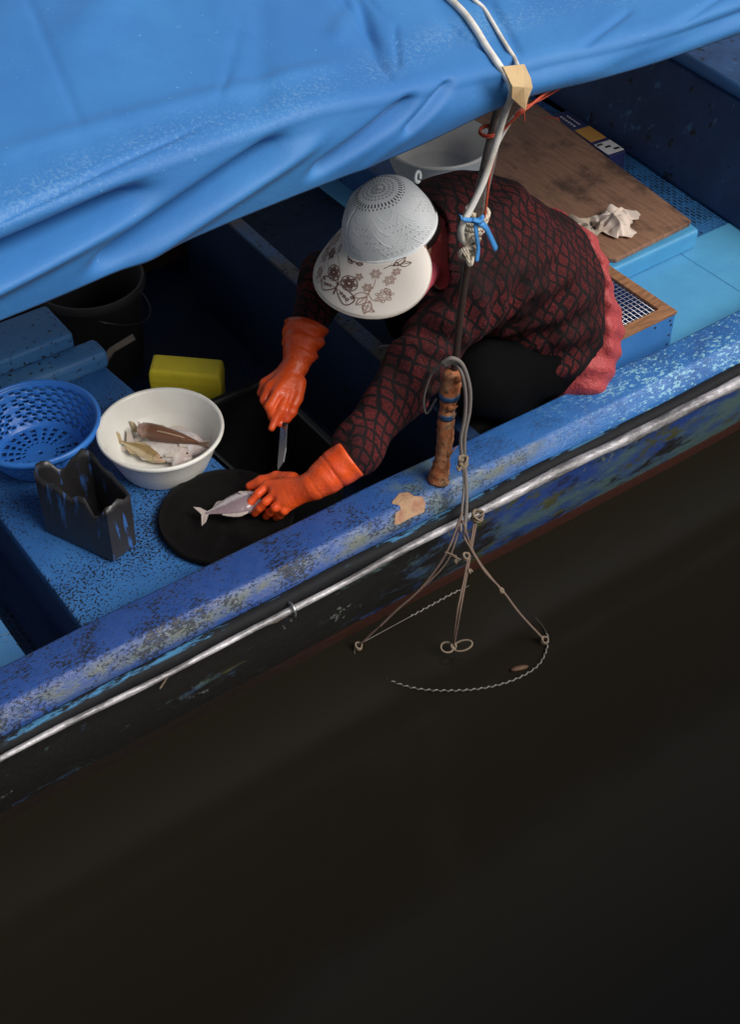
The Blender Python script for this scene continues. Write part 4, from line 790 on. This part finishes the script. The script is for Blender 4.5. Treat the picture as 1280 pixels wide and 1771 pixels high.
# brown floral print on the visor
PR = Mat('brown_print', (.14, .060, .045), .7); PRL = Mat('tan_print', (.36, .215, .165), .7)
strokes = {'d': [], 'l': []}
def st(col, pts_, w=.0011): strokes[col].append((pts_, w))
def circ(col, x, y, r, w=.001, n=14, a0=0, a1=2 * math.pi): st(col, [(x + r * math.cos(a), y + r * math.sin(a)) for a in np.linspace(a0, a1, n)], w)
def flower(col, x, y, r, n=6, w=.0009):
    circ(col, x, y, r * .28, w, 10); st(col, [(x + r * (.78 + .22 * math.cos(n * a)) * math.cos(a), y + r * (.78 + .22 * math.cos(n * a)) * math.sin(a)) for a in np.linspace(0, 2 * math.pi, 44)], w)
    for q in range(n): a = 2 * math.pi * q / n; circ(col, x + .55 * r * math.cos(a), y + .55 * r * math.sin(a), r * .14, w * .9, 8)
def leaf(col, x, y, L, a, w=.0009):
    for sg in (-1, 1): st(col, [(x + L * t * math.cos(a) - sg * .22 * L * math.sin(math.pi * t) * math.sin(a), y + L * t * math.sin(a) + sg * .22 * L * math.sin(math.pi * t) * math.cos(a)) for t in np.linspace(0, 1, 10)], w)
    st(col, [(x, y), (x + L * math.cos(a), y + L * math.sin(a))], w * .8)
def vine(col, pts_, w=.0008): st(col, [tuple(p) for p in spline([(a, b_, 0) for a, b_ in pts_], 8)[:, :2]], w)
# chart coordinates: x along the rim in metres (left side of the photo negative), y outwards in metres
bx_, by_ = .012, .070
for sg in (-1, 1):
    flower('d', bx_ + sg * .019, by_ - .014, .013, 6, .0016); circ('d', bx_ + sg * .019, by_ - .014, .0155, .0013, 20); circ('d', bx_ + sg * .019, by_ - .014, .005, .002, 9)
    vine('d', [(bx_, by_), (bx_ + sg * .010, by_ - .004), (bx_ + sg * .030, by_ + .006), (bx_ + sg * .034, by_ + .018), (bx_ + sg * .022, by_ + .030), (bx_ + sg * .008, by_ + .018), (bx_, by_ + .006)], .0013)
    for q in range(4): circ('d', bx_ + sg * (.012 + .006 * q), by_ + .012 + .003 * (q % 3), .0022, .0013, 8)
    vine('l', [(bx_ + sg * .004, by_ + .008), (bx_ + sg * .016, by_ + .012), (bx_ + sg * .024, by_ + .024)], .0009)
    vine('d', [(bx_, by_ + .0), (bx_ + sg * .004, by_ - .012), (bx_ + sg * .010, by_ - .018)], .0009)
st('d', [(bx_, by_ - .004), (bx_, by_ + .022)], .0022)
flower('d', -.045, .040, .013, 6, .0012); circ('d', -.045, .040, .008, .0012); flower('l', -.075, .030, .016, 7); flower('l', -.062, .066, .017, 7, .0011); flower('l', -.090, .055, .012, 6)
leaf('l', -.07, .045, .028, 1.9); leaf('l', -.055, .05, .024, -.5); leaf('l', -.10, .03, .03, 2.2); leaf('d', -.03, .02, .02, -2.4)
vine('l', [(-.045, .053), (-.02, .062), (.0, .052), (-.004, .036), (-.024, .026), (-.04, .027)]); vine('l', [(-.075, .046), (-.06, .058), (-.04, .07), (-.03, .085)])
vine('d', [(.0, .006), (.012, .010), (.026, .008), (.038, .012), (.046, .008)], .0018); leaf('d', .004, .010, .018, .2, .0013); leaf('d', .030, .010, .016, -.2, .0013)
flower('l', .075, .026, .011, 6); flower('l', .063, .056, .009, 6); vine('l', [(.075, .037), (.073, .05), (.066, .065), (.072, .08), (.085, .084)])
leaf('l', .066, .068, .026, 2.7, .0011); leaf('l', .064, .074, .024, 2.2, .0011); leaf('l', .068, .082, .026, 1.8, .0011); flower('l', .088, .074, .014, 7); flower('l', .098, .044, .011, 6); leaf('l', .09, .058, .018, 1.2)
flower('l', .112, .03, .009, 6); leaf('d', .108, .014, .03, -.3, .0013); leaf('d', .12, .016, .025, .5, .0013); vine('d', [(.09, .016), (.105, .012), (.12, .018), (.135, .012)], .0013); circ('d', .115, .012, .004, .0015)
flower('l', .045, .036, .008, 5); leaf('l', -.02, .092, .02, 2.6); flower('l', -.038, .088, .010, 6); leaf('l', .058, .092, .02, .6)
def chart(x, y):            # visor chart -> surface
    x *= VSGN; t = x / .180; t = max(-.97, min(.97, t)); ext = .112 * (max(0., 1 - abs(t) ** 3.2)) ** .75 + .012
    return t, y / .115
VSGN = 1; ALLP = {'d': MB(), 'l': MB()}
# which sign of t lies left in the photo?
_l, _r = vis(-.5, .6), vis(.5, .6)
if (_l - CAM) @ RT > (_r - CAM) @ RT: VSGN = -1
for col, mt, lift in (('d', PR, .0030), ('l', PRL, .0026)):
    for pts_, w in strokes[col]:
        w *= .68; q = np.array(pts_); T = np.gradient(q, axis=0); T /= np.linalg.norm(T, axis=1)[:, None] + 1e-9; N_ = np.stack([-T[:, 1], T[:, 0]], 1); Gd = []
        for p, n_ in zip(q, N_):
            a1, s1_ = chart(*(p + n_ * w)); a2, s2_ = chart(*(p - n_ * w))
            s1_, s2_ = min(s1_, .985), min(s2_, .985); Gd.append((vis(a1, s1_, lift), vis(a2, s2_, lift)))
        ALLP[col].grid(np.array(Gd))
    ALLP[col].build('visor_print', mt, hat)
# ------------------------------------------------------------------ gloves
GL = Mat('orange_rubber', (.62, .085, .020), .34, 0, .5); GL.set('Base Color', GL.mix(GL.ramp(GL.noise(14, 4), .35, .7), (.78, .098, .018), (.66, .066, .013))); GL.set('Roughness', GL.ramp(GL.noise(20, 4), .35, .7, .26, .5)); GL.bump(GL.noise(40, 5, .65), .006, .6); GL.bump(GL.noise(250, 2), .0008, .4)
def glove(fingers, wrist, cuff, knuckles, thumb, lo, hi, rw, rc, seed, wr, cr):
    ax = (cuff - wrist) / np.linalg.norm(cuff - wrist); mouth = cuff + ax * .012
    def fn(P):
        d = chain(P, [wrist, wrist * .5 + cuff * .5, cuff, mouth + ax * .02], [rw, rw * 1.10, rc, rc * 1.08], .03)
        for kx in knuckles: d = smin(d, cone(P, wrist + (kx - wrist) * .12, kx, .023, .0150), .016)
        for f in fingers:
            d = smin(d, chain(P, f, [.0132, .0116, .0108, .0092][:len(f)], .004), .0022)
        d = smin(d, chain(P, thumb, [.022, .016, .0135, .0108][:len(thumb)], .008), .010)
        t = (P - wrist) @ ax; tt = np.clip(t / np.linalg.norm(cuff - wrist), 0, 1.2)
        d = d + wr * np.sin(t * 170 + 4.2 * wob(P, 22, 6, seed)) * np.clip(tt * 3, 0, 1) * np.clip(wob(P, 18, 5, seed + 3) + .5, 0, 1) + fold(P, 60, .0018, seed)
        for c_, w_ in cr: d = d + .0026 * np.clip(.55 + .7 * wob(P, 28, 5, seed + 14), 0, 1) * np.exp(-((t - c_ - .006 * wob(P, 25, 5, seed + 9)) / w_) ** 2)
        q_ = P - mouth; hx = q_ @ ax; rad_ = np.linalg.norm(q_ - hx[:, None] * ax, axis=1); d = smin(d, np.hypot(rad_ - rc * 1.05, hx + .004) - .0042, .004)
        d = np.maximum(d, (P - mouth) @ ax - .003)
        inn = cone(P, wrist + ax * .05, mouth + ax * .03, rw * .7, rc * .93); return np.maximum(d, -inn)
    return skin(fn, lo, hi, .0034)
a = at
# left hand (near the camera) on the fish
wn, cn = WN, CN
kn_ = [a(463, 841, -.008), a(475, 855, -.006), a(487, 866, -.010), a(500, 873, -.018)]
fg_ = [[kn_[0], a(446, 854, -.016), a(434, 868, -.034), a(425, 879, -.054)], [kn_[1], a(459, 868, -.018), a(449, 879, -.038), a(441, 888, -.058)], [kn_[2], a(475, 878, -.022), a(467, 886, -.044), a(460, 893, -.064)], [kn_[3], a(491, 883, -.028), a(484, 890, -.050), a(478, 894, -.066)]]
th_ = [a(505, 832, .0), a(478, 826, -.018), a(452, 833, -.034), a(432, 841, -.048)]
g1 = glove(fg_, wn, cn, kn_, th_, np.minimum(a(425, 880, -.07), cn) - A3(.08, .10, .09), np.maximum(cn, a(425, 850, .0)) + A3(.08, .09, .09), .037, .043, 4, .0011, ((.006, .003), (.058, .0024)))
g1.build('glove', GL, per)
# right hand gripping the knife
wf, cf_ = WFp, CF
kr = [a(497, 683, .052), a(480, 680, .060), a(466, 672, .055), a(459, 662, .045)]
fr = [[kr[0], a(487, 708, .034), a(477, 725, .016), a(470, 741, .002)], [kr[1], a(466, 703, .042), a(473, 722, .012), a(484, 734, .002)], [kr[2], a(457, 692, .034), a(466, 708, .004), a(480, 712, -.002)], [kr[3], a(454, 680, .022), a(464, 694, -.002), a(478, 694, -.004)]]
tr = [a(516, 662, .058), a(513, 690, .040), a(505, 712, .024), a(496, 726, .010)]
g2 = glove(fr, wf, cf_, kr, tr, np.minimum(cf_, a(460, 740, .0)) - A3(.09, .09, .07), np.maximum(cf_, a(460, 700, .06)) + A3(.09, .09, .09), .036, .050, 21, .0042, ((.004, .003), (.035, .004), (.055, .0035)))
g2.build('glove', GL, per)
# knife
kf = thing('knife', a(490, 735, .0), 'steel knife with dark handle held upside down in the right orange glove', 'knife')
k0, k1, k2 = a(500, 690, .030), a(492, 735, .0), a(486, 812, -.060)
ax = (k2 - k1) / np.linalg.norm(k2 - k1); sd = np.cross(ax, (-.55, .45, .7)); sd /= np.linalg.norm(sd); nk_ = np.cross(sd, ax)
Lb = np.linalg.norm(k2 - k1); o2 = [(0, -.012), (Lb * .55, -.016), (Lb * .85, -.010), (Lb, .012), (Lb * .9, .016), (0, .016)]
b = MB(); V = [k1 + ax * u + sd * w + nk_ * .0012 for u, w in o2] + [k1 + ax * u + sd * w - nk_ * .0012 for u, w in o2]; n_ = 6
b.add(V, [tuple(range(n_)), tuple(range(n_, 2 * n_))[::-1]] + [(i, (i + 1) % n_, n_ + (i + 1) % n_, n_ + i) for i in range(n_)])
STL = Mat('steel', (.62, .62, .66), .22, .9); STL.bump(STL.noise(60, 3), .001, .3); b.build('blade', STL, kf, smooth=False)
MB().tube([k0 - (k1 - k0) * .6, k0, k1 + ax * .004], [.011, .0125, .010], 12).build('handle', Mat('handle_black', (.012, .011, .01), .5), kf)
# ================================================================== HANGING ROPE AND RING NET
m = Mat('grey_rope', (.16, .14, .13), .85); m.bump(m.noise(260, 2), .0012, .7); GR = m
hr = thing('hanging_rope', aty(790, 640, -.08), 'grey doubled rope looped over the stub and hanging down the boat side', 'rope')
b = MB()
b.tube(spline([aty(765, 628, -.06), aty(782, 620, -.075), aty(800, 632, -.085), aty(812, 670, -.09), aty(812, 710, -.092), aty(804, 752, -.095), aty(803, 795, -.10)], 8), .0052, 8)
b.tube(spline([aty(768, 632, -.055), aty(786, 628, -.07), aty(798, 645, -.085), aty(805, 680, -.09), aty(804, 720, -.092), aty(797, 760, -.095), aty(799, 796, -.10)], 8), .0046, 8)
b.tube(spline([aty(765, 628, -.05), aty(745, 650, -.02), aty(733, 690, .0), aty(738, 715, .0), aty(755, 690, -.02)], 8), .0028, 7)
b.tube(spline([aty(802, 790, -.10), aty(806, 830, -.125), aty(807, 868, -.15), aty(805, 900, -.17), aty(803, 930, -.19)], 8), .0048, 8)
b.tube(spline([aty(799, 792, -.10), aty(803, 835, -.125), aty(799, 880, -.155), aty(797, 920, -.19)], 8), .0034, 8)
b.build('strand', GR, hr)
b = MB(); kc = aty(801, 798, -.108)
for s_ in range(3): b.tube([kc + A3(.011 * math.cos(t + s_), .008 * math.sin(t + s_), .013 * math.sin(t * .9 + 2 * s_) - .002 * s_) for t in np.linspace(0, 6, 22)], .0036, 7)
b.tube(spline([kc, kc + A3(-.02, -.01, -.012), kc + A3(-.028, -.012, .006)], 6), .0028, 6); b.tube(spline([kc, kc + A3(-.012, -.012, .02), kc + A3(-.022, -.01, .008)], 6), .0026, 6)
b.build('knot', TW, hr)
rn = thing('ring_net', (.09, -.21, -.40), 'ring net of thin twine cords and wire hoop lying on the dark water', 'net')
HOOP = [a(x, y, z) for x, y, z in [(612, 1118, WZ + .004), (660, 1052, WZ + .004), (712, 1022, WZ + .004), (770, 1009, WZ + .004), (840, 1018, WZ - .005), (905, 1050, WZ - .005), (945, 1095, WZ + .004), (938, 1140, WZ + .006), (905, 1168, WZ + .006), (850, 1187, WZ + .006), (785, 1194, WZ + .006), (712, 1189, WZ + .004), (650, 1165, WZ - .006), (618, 1140, WZ - .004), (612, 1118, WZ + .004)]]
hp2 = spline(HOOP, 10); hp2[:, 1] = np.minimum(hp2[:, 1], -.078)
MB().tube(hp2, .0016, 6, caps=False).build('hoop', Mat('hoop_wire', (.10, .09, .08), .5, .4), rn)
PB = Mat('pale_binding', (.30, .285, .26), .85)
for i0_, i1_ in ((14, 34), (60, 118)):   # pale twine wound round the wire
    seg = hp2[i0_:i1_]; L_ = np.concatenate([[0], np.cumsum(np.linalg.norm(np.diff(seg, axis=0), axis=1))]); tt = np.linspace(0, L_[-1], int(L_[-1] / .0016)); c_ = np.stack([np.interp(tt, L_, seg[:, q]) for q in range(3)], 1)
    T = np.gradient(c_, axis=0); T /= np.linalg.norm(T, axis=1)[:, None]; N1 = np.cross(T, (0, 0, 1)); ph = 2 * math.pi * tt / .019
    MB().tube(c_ + .0024 * (np.cos(ph)[:, None] * N1 + np.sin(ph)[:, None] * A3(0, 0, 1)), .0010, 5).build('hoop_binding', PB, rn)
TW2 = Mat('net_twine', (.17, .115, .09), .9); TW2.bump(TW2.noise(300, 2), .0012, .7)
K = aty(803, 930, -.20); K2 = aty(806, 955, -.215); b = MB()
def cord(pts_, r): b.tube(spline(pts_, 10), r, 7, jit=.2)
cord([aty(826, 893, -.175), aty(818, 935, -.20), aty(806, 1000, -.235), aty(795, 1060, -.262), a(785, 1115, WZ + .03)], .0030); cord([aty(822, 895, -.172), aty(814, 940, -.202), aty(802, 1005, -.238), aty(790, 1062, -.264), a(783, 1113, WZ + .03)], .0028)
cord([K, aty(836, 985, -.24), aty(868, 1020, -.27), aty(900, 1062, -.31), a(940, 1105, WZ + .012)], .0030); cord([aty(800, 900, -.178), aty(822, 960, -.22), aty(868, 1022, -.272)], .0022)
cord([aty(800, 885, -.17), aty(770, 960, -.19), aty(725, 1020, -.17), aty(680, 1060, -.14), a(620, 1117, WZ + .012)], .0028); cord([aty(797, 905, -.178), aty(775, 968, -.195), aty(735, 1012, -.175), aty(690, 1052, -.145), aty(655, 1085, -.125)], .0024)
cord([aty(797, 968, -.22), aty(770, 955, -.2), aty(790, 962, -.22)], .002)
b.build('bridle_cord', TW2, rn)
def knot(c, r, rt=.0026, n_=3):
    b = MB()
    for s_ in range(n_): b.tube([c + A3(r * math.cos(t + s_ * 1.3), r * .8 * math.sin(t + s_), r * 1.1 * math.sin(t * .8 + 2 * s_)) for t in np.linspace(0, 6.2, 20)], rt, 6)
    b.build('cord_knot', TW, rn)
knot(aty(826, 892, -.178), .012, .003, 4); knot(aty(806, 962, -.22), .007); knot(a(942, 1107, WZ + .012), .008, .0022); knot(a(620, 1117, WZ + .012), .008, .0022); knot(aty(868, 1021, -.272), .005, .002, 2); knot(a(784, 1118, WZ + .028), .006, .0026)
b = MB(); bw = a(784, 1120, WZ + .026)
for (sx_, L_) in ((-1, .032), (1, .048)):
    d_ = RT * sx_ + A3(0, 0, .1); e_ = HF
    b.tube([bw + d_ * (L_ * .5 * (1 - math.cos(t))) + e_ * (.014 * math.sin(t)) + A3(0, 0, .004 * math.sin(t)) + (A3(0, 0, .012) * (1 - math.cos(t)) * .5 if sx_ > 0 else 0) for t in np.linspace(0, 2 * math.pi, 24)], .0026, 6)
b.build('bow_loop', TW, rn)
for (x, y, v_) in ((787, 968, -.205), (811, 985, -.232)):
    p = aty(x, y, v_); b = MB(); b.tube([p, p + A3(.002, -.002, -.012)], [.0035, .0045], 6); b.tube([p + A3(.004, 0, 0), p + A3(.009, -.003, -.010)], [.002, .003], 6); b.build('cord_end', TW, rn)
p = a(898, 1155, WZ + .004); o = MB(); o.lathe([(.0005, -.005), (.007, -.003), (.009, 0), (.006, .003), (.0005, .005)], p, 12)
o.v = [tuple(A3(*q) + (RT + HF * .4) * ((A3(*q) - p) @ RT) * 1.8) for q in o.v]
b = o.build('bait', Mat('bait_brown', (.09, .045, .022), .7), None, loc=p); tag(b, 'small brown scrap of bait floating inside the ring net', 'bait')

tag(MB().tube(spline([X_at(650, 622, .38), X_at(651, 608, .375), X_at(660, 600, .37), X_at(673, 599, .37), X_at(688, 605, .37)], 6), [.003] * 13 + [.0035] * 6 + [.007] * 6, 8).build('hook', Mat('hook_grey', (.22, .21, .23), .5), None, loc=X_at(660, 605, .37)), 'small pale hook with a flared end on the thwart in front of the person', 'hook')
MB().box((1.94, .05, -.16), (3.55, 1.85, -.11)).build('bow_deck', COA, boat, smooth=False)
